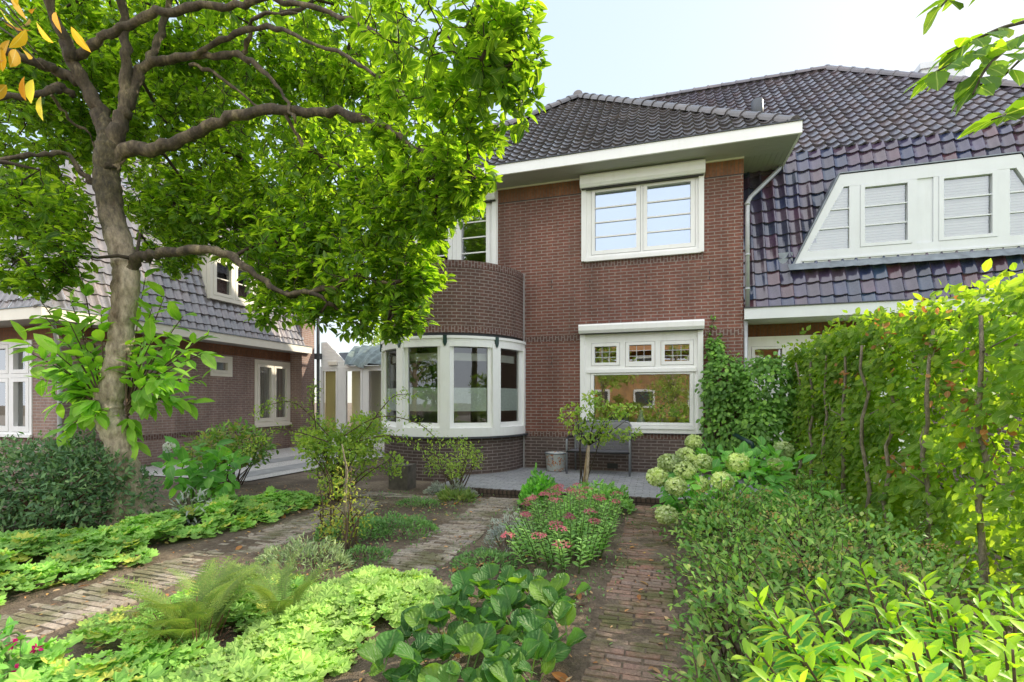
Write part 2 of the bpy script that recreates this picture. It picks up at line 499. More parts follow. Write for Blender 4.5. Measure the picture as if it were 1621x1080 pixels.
M['nb_brick'] = brick('neighbour_brick', (.26, .165, .155), (.19, .125, .128), (.40, .36, .35), tint=(.30, .18, .165), tintamt=.5)
M['white'] = plain('white_paint', (.90, .90, .90), .38, .03, 3, bumps=.08, dirt=(.76, .75, .72))
M['cream'] = plain('cream_paint', (.84, .80, .70), .45, .04, 3, bumps=.05)
M['grey_paint'] = plain('pale_grey_paint', (.70, .73, .76), .45, .03, 3, bumps=.08, dirt=(.62, .64, .66))
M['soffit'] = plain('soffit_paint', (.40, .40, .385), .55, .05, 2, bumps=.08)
M['zinc'] = plain('weathered_zinc', (.22, .25, .28), .5, .25, 7, .4, .2)
M['lead'] = plain('lead_sheet', (.06, .065, .075), .55, .3, 8, .2, .3)
M['pipe'] = plain('grey_pipe', (.42, .44, .45), .4, .12, 9, .3, .1)
M['pipe_dark'] = plain('dark_grey_pipe', (.09, .10, .115), .45, .15, 9, .2, .1)
M['black'] = plain('black_plastic', (.018, .018, .02), .4, .2, 9)
M['green_metal'] = plain('dark_green_metal', (.012, .045, .04), .35, .2, 9)
M['mortar'] = plain('sealant', (.34, .33, .33), .8, .1, 20)
M['glass'] = glass_mat('window_glass', .22)
M['glass_clear'] = glass_mat('clear_window_glass', .03, (.95, .96, .95))
M['glass_bay'] = glass_mat('bay_window_glass', .07)
M['glass_sky'] = glass_mat('reflective_window_glass', .50, refl=(.66, .78, .93))
M['ochre'] = plain('ochre_plaster', (.72, .46, .09), .8, .08, 2)
M['room'] = plain('grey_room_plaster', (.42, .38, .31), .8, .1, 2)
M['yellow_wall'] = plain('pale_yellow_plaster', (.96, .82, .36), .8, .05, 2)
M['dark_floor'] = plain('dark_floor', (.10, .06, .035), .6, .2, 3)
M['curtain'] = plain('pale_curtain', (.62, .60, .55), .8, .08, 5)
M['film'] = plain('frosted_film', (.74, .80, .76), .6, .08, 25)
M['slat'] = plain('blind_slat', (.90, .89, .84), .5, .05, 4)
M['tile'] = tile_mat('glazed_roof_tile', [(.018, .026, .052), (.040, .032, .052), (.055, .028, .042), (.018, .022, .036), (.024, .046, .072), (.070, .030, .032), (.032, .028, .042), (.058, .042, .046)], .13, .15, (.12, .12, .15), (1.6, 1.6, 1.95))
M['tile_top'] = tile_mat('weathered_roof_tile', [(.058, .052, .068), (.045, .045, .055), (.072, .056, .062), (.050, .048, .060), (.085, .070, .072)], .30, .5, (.17, .165, .155))
M['tile_front'] = tile_mat('mossy_grey_roof_tile', [(.050, .048, .050), (.062, .058, .058), (.042, .042, .046), (.075, .068, .064)], .38, .6, (.14, .135, .115))
M['tile_nb'] = tile_mat('neighbour_roof_tile', [(.115, .12, .128), (.145, .14, .14), (.10, .105, .115), (.17, .15, .14), (.13, .13, .135)], .20, .4, (.26, .25, .24))

# ------------------------------------------------------------------ ground
def ground_mat():
    m, nt, out = new_mat('garden_soil')
    a = pos_noise(nt, 1.3, 6, .65); b = pos_noise(nt, 28, 5, .7); c3 = pos_noise(nt, 90, 3, .6)
    c = ramp(nt, a, [(.3, (.10, .074, .052)), (.5, (.20, .15, .11)), (.72, (.38, .31, .22))])
    c = mixc(nt, .9, c, ramp(nt, b, [(.3, (.45, .42, .4)), (.55, (1, 1, 1)), (.75, (1.5, 1.45, 1.35))]), 'MULTIPLY')
    principled(nt, out, Base_Color=c, Roughness=.95, Normal=bump(nt, math_(nt, 'ADD', b, c3), .9, .03))
    return m
M['soil'] = ground_mat()
M['path'] = brick('garden_clinker', (.33, .285, .25), (.25, .215, .19), (.15, .125, .09), w=.20, h=.055, tint=(.38, .33, .29), mort=.007, bstr=.8, moss=.75, dirt=.8, fired=False)
M['path_red'] = brick('red_mossy_clinker', (.25, .165, .135), (.19, .13, .11), (.12, .095, .075), w=.20, h=.055, tint=(.30, .17, .12), mort=.005, bstr=.8, moss=.7, dirt=.95, fired=False)
M['terrace'] = brick('terrace_paver', (.36, .37, .40), (.29, .30, .325), (.20, .20, .195), w=.21, h=.105, tint=(.36, .38, .42), mort=.006, bstr=.5, moss=.3, fired=False)
M['edge'] = brick('terrace_edge_brick', (.075, .050, .045), (.05, .036, .034), (.03, .026, .022), w=.11, h=.066, tint=(.12, .065, .05), mort=.008)
M['gravel'] = plain('pale_gravel', (.50, .48, .46), .9, .35, 40, bumps=.8)
M['slab'] = plain('concrete_slab', (.30, .30, .30), .85, .2, 4, bumps=.3)
M['lawn'] = plain('lawn_grass', (.18, .30, .05), .9, .4, 18, bumps=.8)

def sheet(name, poly, z, mat, uvrot=False, wob=0.0, div=None):
    mb = MB()
    if div:
        (x0, y0), (x1, y1) = poly[0], poly[2]
        nx, ny = div
        for i in range(nx):
            for j in range(ny):
                q = []
                for a, b in ((i, j), (i + 1, j), (i + 1, j + 1), (i, j + 1)):
                    x = x0 + (x1 - x0) * a / nx; y = y0 + (y1 - y0) * b / ny
                    e = 0.0
                    if a in (0, nx): e = wob * math.sin(y * 3.1 + a) + wob * .7 * math.sin(y * 7.7 + 2 * a)
                    q.append((x + e, y, z + .006 * math.sin(x * 5 + y * 3.3)))
                mb.face(q, [(p[1], p[0]) if uvrot else (p[0], p[1]) for p in q])
    else:
        mb.face([(x, y, z) for x, y in poly], [(y, x) if uvrot else (x, y) for x, y in poly])
    o = mb.build(name, mat); o['kind'] = 'structure'
    return o

g = MB(); G = 46
gx = np.concatenate([np.linspace(-160, -14, 12), np.linspace(-12, 6, 145), np.linspace(8, 160, 12)])
gy = np.concatenate([np.linspace(-120, -4, 10), np.linspace(-2, 10, 97), np.linspace(12, 200, 12)])
def gz(x, y):
    f = 1.0 if (-8 < x < 2.2 and -1 < y < 6.7) else 0.0
    return f * (.016 + .006 * math.sin(x * 2.3 + 1) * math.sin(y * 2.9) + .005 * math.sin(x * 5.1 + y * 4.3) + .004 * math.sin(x * 11.3 - y * 9.1))
for i in range(len(gx) - 1):
    for j in range(len(gy) - 1):
        q = [(gx[i], gy[j]), (gx[i + 1], gy[j]), (gx[i + 1], gy[j + 1]), (gx[i], gy[j + 1])]
        g.face([(x, y, gz(x, y)) for x, y in q])
go = g.build('ground', M['soil'], smooth=True); go['kind'] = 'structure'
def clinker_mat(name, cols, dust, moss):
    m, nt, out = new_mat(name)
    a = node(nt, 'ShaderNodeAttribute', {'attribute_name': 'tile'}); k = len(cols)
    c = ramp(nt, a.outputs['Fac'], [((i + .5) / k, q) for i, q in enumerate(cols)])
    n1 = pos_noise(nt, 4.0, 7, .72); n2 = pos_noise(nt, 55, 5, .7); n3 = pos_noise(nt, 2.1, 6, .7)
    c = mixc(nt, ramp(nt, n1, [(.42, (0, 0, 0)), (.66, (.85,) * 3)]), c, dust)
    c = mixc(nt, ramp(nt, n3, [(.46, (0, 0, 0)), (.60, (moss,) * 3)]), c, (.12, .12, .045))
    c = mixc(nt, .85, c, ramp(nt, n2, [(.3, (.5, .48, .46)), (.55, (1, 1, 1)), (.75, (1.45, 1.4, 1.35))]), 'MULTIPLY')
    principled(nt, out, Base_Color=c, Roughness=.92, Normal=bump(nt, n2, .6, .012)); return m
def clinker_path(x0, x1, y0, y1, mat, along=False, bond=None):
    """every clinker of a path laid a little out of true on a bed of sand"""
    V = []; F = []; R = []; L, B, g = .20, .056, .007
    rows = int((y1 - y0) / (B + g))
    for r in range(rows):
        y = y0 + r * (B + g); x = x0 - (L * .5 if r % 2 else 0) + .02 * math.sin(r * .37)
        while x < x1 - .02:
            a, b = max(x, x0 + .012 * math.sin(r * .9)), min(x + L, x1 + .02 * math.sin(r * .53)); x += L + g
            if b - a < .05 or random.random() < .025: continue
            z = .024 + .004 * math.sin(a * 4 + y * 2.1) + random.gauss(0, .0022); t1, t2 = random.gauss(0, .0022), random.gauss(0, .0018); rr = random.random(); j = [random.gauss(0, .0025) for _ in range(4)]
            i = len(V)
            V += [(a + j[0], y + j[1], -.03), (b + j[2], y + j[3], -.03), (b + j[2], y + B + j[1], -.03), (a + j[0], y + B + j[3], -.03)]
            V += [(a + j[0] + .004, y + j[1] + .004, z - t1 - t2), (b + j[2] - .004, y + j[3] + .004, z + t1 - t2), (b + j[2] - .004, y + B + j[1] - .004, z + t1 + t2), (a + j[0] + .004, y + B + j[3] - .004, z - t1 + t2)]
            for q in ((4, 5, 6, 7), (0, 1, 5, 4), (1, 2, 6, 5), (2, 3, 7, 6), (3, 0, 4, 7)): F.append(tuple(i + e for e in q)); R.append(rr)
    me = bpy.data.meshes.new('garden_path'); me.from_pydata(V, [], F)
    at = me.attributes.new('tile', 'FLOAT', 'FACE'); at.data.foreach_set('value', np.array(R, np.float32)); me.materials.append(mat); me.update()
    o = bpy.data.objects.new('garden_path', me); COL.objects.link(o); o['kind'] = 'structure'; return o
M['joint'] = clinker_mat('path_joint_soil', [(.24, .19, .14), (.28, .22, .16)], (.20, .15, .11), .9)
M['clinker'] = clinker_mat('tan_clinker', [(.42, .37, .32), (.34, .29, .25), (.48, .42, .36), (.38, .30, .25), (.30, .27, .25)], (.36, .30, .23), .8)
M['clinker_red'] = clinker_mat('red_clinker', [(.31, .19, .15), (.26, .17, .135), (.35, .21, .155), (.30, .22, .185), (.34, .17, .125)], (.23, .175, .135), .95)
clinker_path(-.37, .13, .8, 6.9, M['clinker_red']); clinker_path(-2.38, -1.80, .8, 6.9, M['clinker']); clinker_path(-4.22, -3.62, .2, 6.2, M['clinker']); clinker_path(-4.6, -2.3, 6.25, 6.75, M['clinker'])
sheet('driveway', [(-10.7, 6.9), (-7.0, 6.9), (-6.3, 16), (-10.7, 16)], .02, M['gravel'])
sheet('driveway_strip', [(-9.1, 7.4), (-8.6, 7.4), (-8.0, 15), (-8.7, 15)], .026, M['slab'])
sheet('driveway_strip', [(-7.9, 7.2), (-7.35, 7.2), (-6.9, 15), (-7.5, 15)], .026, M['slab'])
sheet('lawn', [(3.1, -8), (14, -8), (14, 9.1), (3.1, 9.1)], .02, M['lawn'])
sheet('street', [(-60, -16.5), (60, -16.5), (60, -4.5), (-60, -4.5)], .012, plain('street_clinker', (.40, .34, .29), .9, .2, 10, bumps=.5))
sheet('bounce_pavement', [(-60, -4.49), (60, -4.49), (60, -.9), (-60, -.9)], .03, plain('pale_bounce_paving', (.46, .44, .41), .9, .15, 3, bumps=.4))  # unseen pale sheet added to bounce sunlight onto the facade
tb = MB()
tb.face([(-3.35, 7.0, .11), (1.9, 7.0, .11), (1.9, 9.39, .11), (-3.35, 9.39, .11)], [(-3.35, 7.0), (1.9, 7.0), (1.9, 9.39), (-3.35, 9.39)])
tb.face([(-3.35, 7.0, -.05), (-3.35, 9.39, -.05), (-3.35, 9.39, .11), (-3.35, 7.0, .11)][::-1])
to = tb.build('terrace', M['terrace']); to['kind'] = 'structure'
te = MB(); x = -3.35
while x < 1.9:
    w = .060 + .006 * random.random(); dz = .012 * random.random(); dy = .012 * random.random()
    te.box(x, x + w - .007, 6.915 - dy, 6.995, -.08, .108 + dz); x += w
te.box(-3.35, 1.9, 6.93, 6.99, -.08, .088)
teo = te.build('terrace_edge', M['edge']); teo['kind'] = 'structure'

# ------------------------------------------------------------------ roofs
def tile_plane(name, parent, o, u, v, W, L, mat, tw=.2, rh=.25, clips=(), label=None, skip=None):
    o, u, v = np.array(o, float), unit(np.array(u, float)), unit(np.array(v, float)); n = np.cross(u, v)
    S = 9; p = np.linspace(0, 1, S)
    prof = np.where(p < .70, -.020 * np.sin(PI * np.clip(p / .70, 0, 1)), .026 * np.sin(PI * np.clip((p - .70) / .30, 0, 1)))
    nu, nv = int(math.ceil(W / tw)), int(math.ceil(L / rh))
    V = []; F = []; R = []
    for j in range(nv):
        for i in range(nu):
            jit = rng.normal() * .005; jv = rng.normal() * .007; r = rng.random()
            v0 = max(0, j * rh) + jv - (.03 if j else 0); v1 = min((j + 1) * rh, L)
            if v1 - v0 < .03: continue
            if skip and skip(o + u * (i + .5) * tw + v * (v0 + v1) / 2): continue
            b = len(V)
            uu = np.minimum((i + p) * tw, W)
            for vv, hh in ((v0, .040 + jit), (v1, .002)):
                for k in range(S): V.append(o + u * uu[k] + v * vv + n * (prof[k] + hh))
            for k in range(S): V.append(o + u * uu[k] + v * v0 + n * (prof[k] + .040 + jit))
            for k in range(S): V.append(o + u * uu[k] + v * (v0 + .004) + n * (prof[k] + .002))
            for k in range(S - 1):
                F.append((b + k, b + k + 1, b + S + k + 1, b + S + k)); R.append(r)
                F.append((b + 3 * S + k, b + 3 * S + k + 1, b + 2 * S + k + 1, b + 2 * S + k)); R.append(r)
    me = bpy.data.meshes.new(name)
    me.from_pydata([tuple(q) for q in V], [], F)
    at = me.attributes.new('tile', 'FLOAT', 'FACE'); at.data.foreach_set('value', np.array(R, np.float32))
    me.polygons.foreach_set('use_smooth', np.ones(len(F), bool))
    if clips:
        bm = bmesh.new(); bm.from_mesh(me)
        for co, no in clips:
            bmesh.ops.bisect_plane(bm, geom=bm.verts[:] + bm.edges[:] + bm.faces[:], plane_co=co, plane_no=no, clear_outer=True)
        bm.to_mesh(me); bm.free()
    me.materials.append(mat); me.update()
    ob = bpy.data.objects.new(name, me); COL.objects.link(ob)
    if label: ob['label'] = label
    return attach(ob, parent)

def ridge_caps(name, parent, p0, p1, mat, r=.115, step=.34):
    p0, p1 = np.array(p0, float), np.array(p1, float); d = p1 - p0; L = np.linalg.norm(d); d /= L
    s = unit(np.cross(d, (0, 0, 1.0))); up = np.cross(s, d)
    n = int(L / step); V = []; F = []; R = []; K = 9
    for i in range(n):
        a = p0 + d * (L * i / n - .04); b = p0 + d * (L * (i + 1) / n); rr = rng.random(); base = len(V)
        for q, rad in ((a, r * 1.10), (a + d * .05, r * 1.10), (a + d * .055, r), (b, r * .92)):
            for k in range(K):
                th = PI * (k / (K - 1)) * 1.1 - .05 * PI
                V.append(q + s * rad * math.cos(th) + up * rad * math.sin(th) * .9 - up * .02)
        for m in range(3):
            for k in range(K - 1):
                F.append((base + m * K + k, base + m * K + k + 1, base + (m + 1) * K + k + 1, base + (m + 1) * K + k)); R.append(rr)
        c = len(V); V.append(a - up * .02); 
        for k in range(K - 1): F.append((base + k + 1, base + k, c)); R.append(rr)
    me = bpy.data.meshes.new(name); me.from_pydata([tuple(q) for q in V], [], F)
    at = me.attributes.new('tile', 'FLOAT', 'FACE'); at.data.foreach_set('value', np.array(R, np.float32))
    me.materials.append(mat); me.update()
    ob = bpy.data.objects.new(name, me); COL.objects.link(ob)
    return attach(ob, parent)

def prism(mb, fr, poly, d0, d1):
    n = len(poly)
    mb.face([fr.p(a, b, d1) for a, b in poly], list(poly))
    mb.face([fr.p(a, b, d0) for a, b in reversed(poly)])
    for i in range(n):
        a, b = poly[i], poly[(i + 1) % n]
        mb.face([fr.p(*a, d0), fr.p(*b, d0), fr.p(*b, d1), fr.p(*a, d1)])

def window(root, fr, rect, leaves, name='window', d=0.0, mat=None, glass=None, leadgrid=(), sill=None, label=None, extra=None):
    """rect = outer frame; leaves = [(sash rect, pane rect, [bar heights])]; window > sash, pane, glazing_bar"""
    mat = mat or M['white']; glass = glass or M['glass']
    mb = MB()
    fr.panel(mb, *rect, [l[0] for l in leaves], d - .10, d + .02)
    if sill: fr.box(mb, rect[0] - .02, rect[1] + .02, sill[0], sill[1], d + .021, d + .06)
    if extra: extra(mb)
    w = mb.build(name, mat, root, label=label)
    for k, (s, p, bars) in enumerate(leaves):
        mb = MB(); g = .006
        fr.panel(mb, s[0] + g, s[1] - g, s[2] + g, s[3] - g, [p], d - .06, d + .028 if k % 2 == 0 else d + .026)
        so = mb.build('sash', mat, w)
        mb = MB(); fr.quad(mb, p[0] - .01, p[1] + .01, p[2] - .01, p[3] + .01, d - .05)
        mb.build('pane', glass, w)
        for b in bars:
            mb = MB(); fr.box(mb, p[0], p[1], b - .013, b + .013, d - .0495, d - .030); mb.build('glazing_bar', mat, w)
        if k in leadgrid:
            mb = MB()
            for q in (1, 2):
                x = p[0] + (p[1] - p[0]) * q / 3; y = p[2] + (p[3] - p[2]) * q / 3
                fr.box(mb, x - .004, x + .004, p[2], p[3], d - .028, d - .022)
                fr.box(mb, p[0], p[1], y - .004, y + .004, d - .0285, d - .0215)
            mb.build('lead_grid', M['grey_paint'], w)
    return w

# ------------------------------------------------------------------ the brick house
H = thing('brick_house', 'dark red brick house with round bay window, balcony and glazed tile roof', 'house', (-2, 9.4, 0))
Y0 = 9.4
FA = Frame((0, Y0, 0), (1, 0, 0), (0, 0, 1), (0, -1, 0))
holes = [(-1.33, .74, 4.13, 5.6), (-1.36, .73, .85, 2.8), (-4.95, -3.12, 3.2, 5.7), (-5.4, -2.7, .2, 2.6)]
mb = MB(); FA.panel(mb, -5.6, 1.46, .74, 5.768, holes, -.2, 0, outer=False)
FS = Frame((1.46, 0, 0), (0, 1, 0), (0, 0, 1), (1, 0, 0)); FS.quad(mb, 9.4, 10.6, 0, 5.768, 0)
FL = Frame((-5.6, 0, 0), (0, -1, 0), (0, 0, 1), (-1, 0, 0)); FL.quad(mb, -17.5, -9.4, 0, 5.9, 0)
FB = Frame((0, 17.5, 0), (-1, 0, 0), (0, 0, 1), (0, 1, 0)); FB.quad(mb, -8.5, 5.6, 0, 6.0, 0)
FR = Frame((8.5, 0, 0), (0, 1, 0), (0, 0, 1), (1, 0, 0)); FR.quad(mb, 10.1, 17.5, 0, 6.0, 0)
mb.build('wall', M['brick'], H)
mb = MB(); FA.panel(mb, -5.6, 1.46, -.05, .74, holes, -.2, 0.0, outer=False)
mb.build('plinth', M['brick_low'], H, label='darker purple brick base course')
mb = MB()
def course(root, fr, a, b, z0, z1, mat, name='rollock_course', label=None, d=.004):
    mb = MB(); fr.panel(mb, a, b, z0, z1, [], -.01, d); mb.uv[0] = [(v, u) for u, v in mb.uv[0]]
    return mb.build(name, mat, root, label=label)
course(H, FA, -2.6, 1.463, .742, .833, M['rollock'])
course(H, FA, -2.56, -1.45, 2.62, 2.73, M['rollock']); course(H, FA, .81, 1.463, 2.62, 2.73, M['rollock'])
course(H, FA, -1.40, .80, 4.02, 4.128, M['rollock'])
for a, b in ((-3.1, -1.42), (.82, 1.465)): course(H, FA, a, b, 5.485, 5.742, M['soldier'], 'soldier_course', 'orange brown band of upright bricks under the eaves', .005)
mb = MB(); FA.box(mb, -5.6, 1.47, 5.742, 5.768, 0, .03); mb.build('eaves_batten', M['cream'], H)
mb = MB(); FA.box(mb, -3.1, 1.462, 5.468, 5.483, -.01, .003); mb.build('shadow_joint', M['black'], H)
for (x, z) in ((-2.0, 3.75), (-1.25, 3.72), (-.2, 3.72), (.9, 3.72), (.95, 2.35), (-2.0, 2.25)):
    for q in (-.08, .02):
        mb = MB(); FA.box(mb, x - .006, x + .006, z + q, z + q + .055, .0, .003); mb.build('weep_vent', M['black'], H)
mb = MB(); FA.box(mb, -.92, -.72, .16, .26, 0, .004)
mb.build('air_brick', M['black'], H)
mb = MB(); FA.box(mb, -2.585, -2.555, .1, 4.0, 0, .012); mb.build('joint_strip', M['mortar'], H)

# upper window
BL = [4.61, 4.89, 5.17]
W1 = window(H, FA, (-1.33, .74, 4.13, 5.53), [((-1.22, -.30, 4.25, 5.50), (-1.15, -.38, 4.33, 5.45), BL), ((-.26, .66, 4.25, 5.50), (-.18, .58, 4.33, 5.45), BL)],
            glass=M['glass_sky'], sill=(4.13, 4.20))
def shutter(root, u0, u1, v0, v1, vb):
    q = Frame((0, 0, 0), (1, 0, 0), (0, 0, 1), (0, -1, 0))
    prof = [(0, v0), (.17, v0), (.205, v0 + .05), (.21, v1 - .03), (.19, v1), (0, v1)]
    n = len(prof); mb = MB()
    L = [(u0, Y0 - a, b) for a, b in prof]; R = [(u1, Y0 - a, b) for a, b in prof]
    for i in range(n):
        j = (i + 1) % n; mb.face([L[i], R[i], R[j], L[j]])
    mb.face(L); mb.face(R[::-1])
    s = mb.build('shutter_box', M['white'], root)
    for a in (u0 + .01, u1 - .10):
        mb = MB(); FA.box(mb, a, a + .09, vb, v0 - .002, .021, .065); mb.build('shutter_guide', M['white'], root)
    mb = MB(); FA.box(mb, u0 + .02, u1 - .02, v0 - .012, v0 - .002, .022, .12); mb.build('shutter_slot', M['black'], s)
shutter(H, -1.415, .815, 5.515, 5.74, 4.14)
# lower window
def transom(mb):
    FA.box(mb, -1.30, .68, 1.985, 2.05, .021, .055)
    FA.box(mb, -1.24, .64, .93, .985, .021, .05)
BARS = []
W2 = window(H, FA, (-1.36, .73, .85, 2.73), [((-1.22, -.68, 2.12, 2.56), (-1.155, -.745, 2.18, 2.49), []), ((-.58, -.04, 2.09, 2.56), (-.51, -.105, 2.19, 2.50), []),
            ((.06, .635, 2.11, 2.56), (.13, .56, 2.18, 2.49), []), ((-1.24, .64, .99, 1.98), (-1.17, .565, 1.045, 1.945), [])], leadgrid=(0, 1, 2), extra=transom)
shutter(H, -1.44, .80, 2.735, 2.90, .86)
mb = MB(); FA.box(mb, -1.38, .76, .835, .849, -.1, .05); mb.build('window_sill', M['lead'], H)
mb = MB(); mb.box(-1.3, .7, 9.47, 9.80, 1.005, 1.03); mb.build('inner_sill', M['white'], H)
# balcony doors
BD = [4.21, 4.53, 4.85, 5.17]
window(H, FA, (-4.95, -3.12, 3.2, 5.72), [((-4.84, -4.12, 3.3, 5.6), (-4.75, -4.22, 3.6, 5.5), BD), ((-4.03, -3.28, 3.3, 5.6), (-3.92, -3.37, 3.6, 5.5), BD)], name='balcony_door')
shutter(H, -5.0, -3.125, 5.515, 5.74, 3.9)
# dark rooms upstairs, ochre room and grey bay room downstairs
mb = MB(); FA.quad(mb, -1.4, .8, 4.05, 5.7, -.32); mb.build('curtain', plain('blue_grey_curtain', (.34, .42, .50), .8, .06, 3), H)
def room(x0, x1, y0, y1, z0, z1, mat, name='interior_wall'):
    mb = MB()
    mb.box(x0, x1, y1, y1 + .05, z0, z1); mb.box(x0 - .05, x0, y0, y1, z0, z1); mb.box(x1, x1 + .05, y0, y1, z0, z1)
    mb.box(x0, x1, y0, y1, z1, z1 + .05)
    mb.build(name, mat, H)
    mb = MB(); mb.box(x0, x1, y0, y1, z0 - .05, z0); mb.build('interior_floor', M['dark_floor'], H)
room(-2.3, 1.25, 9.62, 12.4, .3, 2.74, M['ochre'])
room(-5.52, -2.40, 9.62, 12.4, .3, 2.64, M['room'])
room(-5.4, -2.9, 9.66, 12.0, 3.2, 5.7, M['room'])

# round bay
XC, YC = -4.05, Y0
rad = math.radians
mb = MB(); mb.arc(XC, YC, 1.2, 1.45, 0, PI, -.05, .77, 40); mb.build('bay_plinth', M['brick_low'], H)
mb = MB(); mb.arc(XC, YC, 1.30, 1.57, 0, PI, .772, .80, 40); mb.build('bay_sill', M['lead'], H)
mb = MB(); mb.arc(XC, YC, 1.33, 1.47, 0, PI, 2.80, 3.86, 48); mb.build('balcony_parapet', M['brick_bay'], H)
for z0, z1 in ((3.861, 3.985), (2.685, 2.799)):
    mb = MB(); mb.arc(XC, YC, 1.325, 1.476, 0, PI, z0, z1, 48, True); mb.build('rollock_course', M['rollock'], H)
mb = MB(); mb.arc(XC, YC, .02, 1.42, 0, PI, 2.62, 2.684, 40); mb.build('balcony_floor', M['lead'], H)
ANG = [1.5, 37, 74, 110, 146, 178.5]
mb = MB(); mb.arc(XC, YC, 1.40, 1.50, 0, PI, 2.43, 2.622, 48); mb.arc(XC, YC, 1.40, 1.51, 0, PI, .802, .96, 48)
mb.arc(XC, YC, 1.46, 1.525, 0, PI, 2.575, 2.6225, 48)
for a in ANG:
    t = rad(a); n = np.array((math.cos(t), -math.sin(t), 0)); u = np.array((math.sin(t), math.cos(t), 0)) * 1.0
    c = np.array((XC, YC, 0))
    hw = .085 if 5 < a < 175 else .05
    mb.hexa([c + u * q * hw + n * r + np.array((0, 0, z)) for r in (1.38, 1.512) for z in (.955, 2.5) for q in (-1, 1)])
bayw = mb.build('bay_window', M['white'], H)
for i in range(5):
    a0, a1 = rad(ANG[i]), rad(ANG[i + 1])
    p0 = np.array((XC + 1.45 * math.cos(a0), YC - 1.45 * math.sin(a0), 0)); p1 = np.array((XC + 1.45 * math.cos(a1), YC - 1.45 * math.sin(a1), 0))
    u = unit(p0 - p1); n = np.cross(u, (0, 0, 1)); Lc = np.linalg.norm(p0 - p1)
    fr = Frame((p0 + p1) / 2, u, (0, 0, 1), n); hw = Lc / 2 - .055
    mb = MB(); fr.panel(mb, -hw, hw, .95, 2.52, [(-hw + .09, hw - .09, 1.05, 2.43)], -.03, .03); mb.build('sash', M['white'], bayw)
    mb = MB(); fr.quad(mb, -hw + .08, hw - .08, 1.04, 2.44, 0); mb.build('pane', M['glass_bay'], bayw)
    mb = MB(); fr.quad(mb, -hw + .10, hw - .10, 1.26, 1.69, -.006); mb.build('privacy_film', M['film'], bayw)
    mb = MB(); fr.box(mb, -hw + .06, hw - .06, 2.19, 2.33, -.16, -.10); mb.build('blind_valance', M['curtain'], bayw)
for a in ANG[1:-1]:
    t = rad(a); n = np.array((math.cos(t), -math.sin(t), 0)); u = np.array((math.sin(t), math.cos(t), 0))
    fr = Frame(np.array((XC, YC, 0)) + n * 1.5, u, (0, 0, 1), n)
    mb = MB(); prism(mb, fr, [(-.035, 2.624), (-.035, 2.50), (-.02, 2.455), (0, 2.43), (.02, 2.455), (.035, 2.50), (.035, 2.624)], -.02, .035)
    mb.build('bracket_tip', M['green_metal'], H)

# eaves and roofs
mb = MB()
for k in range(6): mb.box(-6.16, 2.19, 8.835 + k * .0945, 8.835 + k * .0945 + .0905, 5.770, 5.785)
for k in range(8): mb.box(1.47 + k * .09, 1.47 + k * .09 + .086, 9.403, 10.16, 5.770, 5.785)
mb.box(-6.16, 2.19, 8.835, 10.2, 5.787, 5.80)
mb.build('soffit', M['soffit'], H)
mb = MB(); mb.box(-6.2, 2.23, 8.79, 8.83, 5.765, 5.955); mb.box(2.192, 2.23, 8.832, 10.1, 5.765, 5.955); mb.box(-6.2, -6.162, 8.832, 12, 5.765, 5.955)
mb.build('fascia', M['white'], H)
mb = MB(); mb.box(-6.22, 2.25, 8.77, 8.93, 5.957, 5.975); mb.box(2.15, 2.25, 8.93, 10.1, 5.957, 5.975); mb.build('gutter', M['lead'], H)
AP = (-2.0, 12.8); pz = math.atan2(3.54, 4.01)
rn = unit(np.array((4.01, 4.23, 0))); ln = unit(np.array((-4.01, 4.2, 0)))
tile_plane('roof', H, (-6.15, 8.84, 5.955), (1, 0, 0), (0, math.cos(pz), math.sin(pz)), 8.33, 5.4, M['tile_front'], clips=(((2.2, 8.82, 0), tuple(rn)), ((-6.17, 8.82, 0), tuple(ln))), label='mossy grey tiled hip roof over the brick front')
sz = math.atan2(3.54, 4.23)
tile_plane('roof', H, (2.18, 8.84, 5.955), (0, 1, 0), (-math.cos(sz), 0, math.sin(sz)), 5.0, 5.5, M['tile_front'], clips=(((2.2, 8.82, 0), tuple(-rn)),))
tile_plane('roof', H, (-6.15, 17.4, 5.955), (0, -1, 0), (math.cos(sz), 0, math.sin(sz)), 8.6, 5.5, M['tile_front'], clips=(((-6.17, 8.82, 0), tuple(-ln)),))
ridge_caps('ridge_tile', H, (2.12, 8.90, 6.0), (AP[0], AP[1], 9.50), M['tile_front'], r=.13)
ridge_caps('ridge_tile', H, (-6.1, 8.90, 6.0), (AP[0], AP[1], 9.50), M['tile_front'], r=.13)
ridge_caps('ridge_tile', H, (-2.0, 12.7, 9.50), (-2.0, 17.0, 9.50), M['tile_front'])
tile_plane('roof', H, (-5.0, 10.17, 6.06), (1, 0, 0), (0, 1, 1), 12.8, 5.09, M['tile_top'], clips=(((4.05, 13.8, 0), (.7071, .7071, 0)),), label='large main roof of weathered purple grey wavy tiles')
tile_plane('roof', H, (7.7, 10.2, 6.06), (0, 1, 0), (-1, 0, 1), 7.2, 5.09, M['tile_top'], clips=(((4.05, 13.8, 0), (-.7071, -.7071, 0)),))
mb = MB(); mb.face([(-5, 13.79, 9.66), (4.05, 13.79, 9.66), (8, 17.7, 5.9), (-5, 17.7, 5.9)][::-1]); mb.build('roof', M['tile_top'], H)
ridge_caps('ridge_tile', H, (-4.9, 13.8, 9.70), (4.05, 13.8, 9.70), M['tile_top'])
ridge_caps('ridge_tile', H, (4.05, 13.8, 9.70), (7.75, 10.1, 6.06), M['tile_top'])
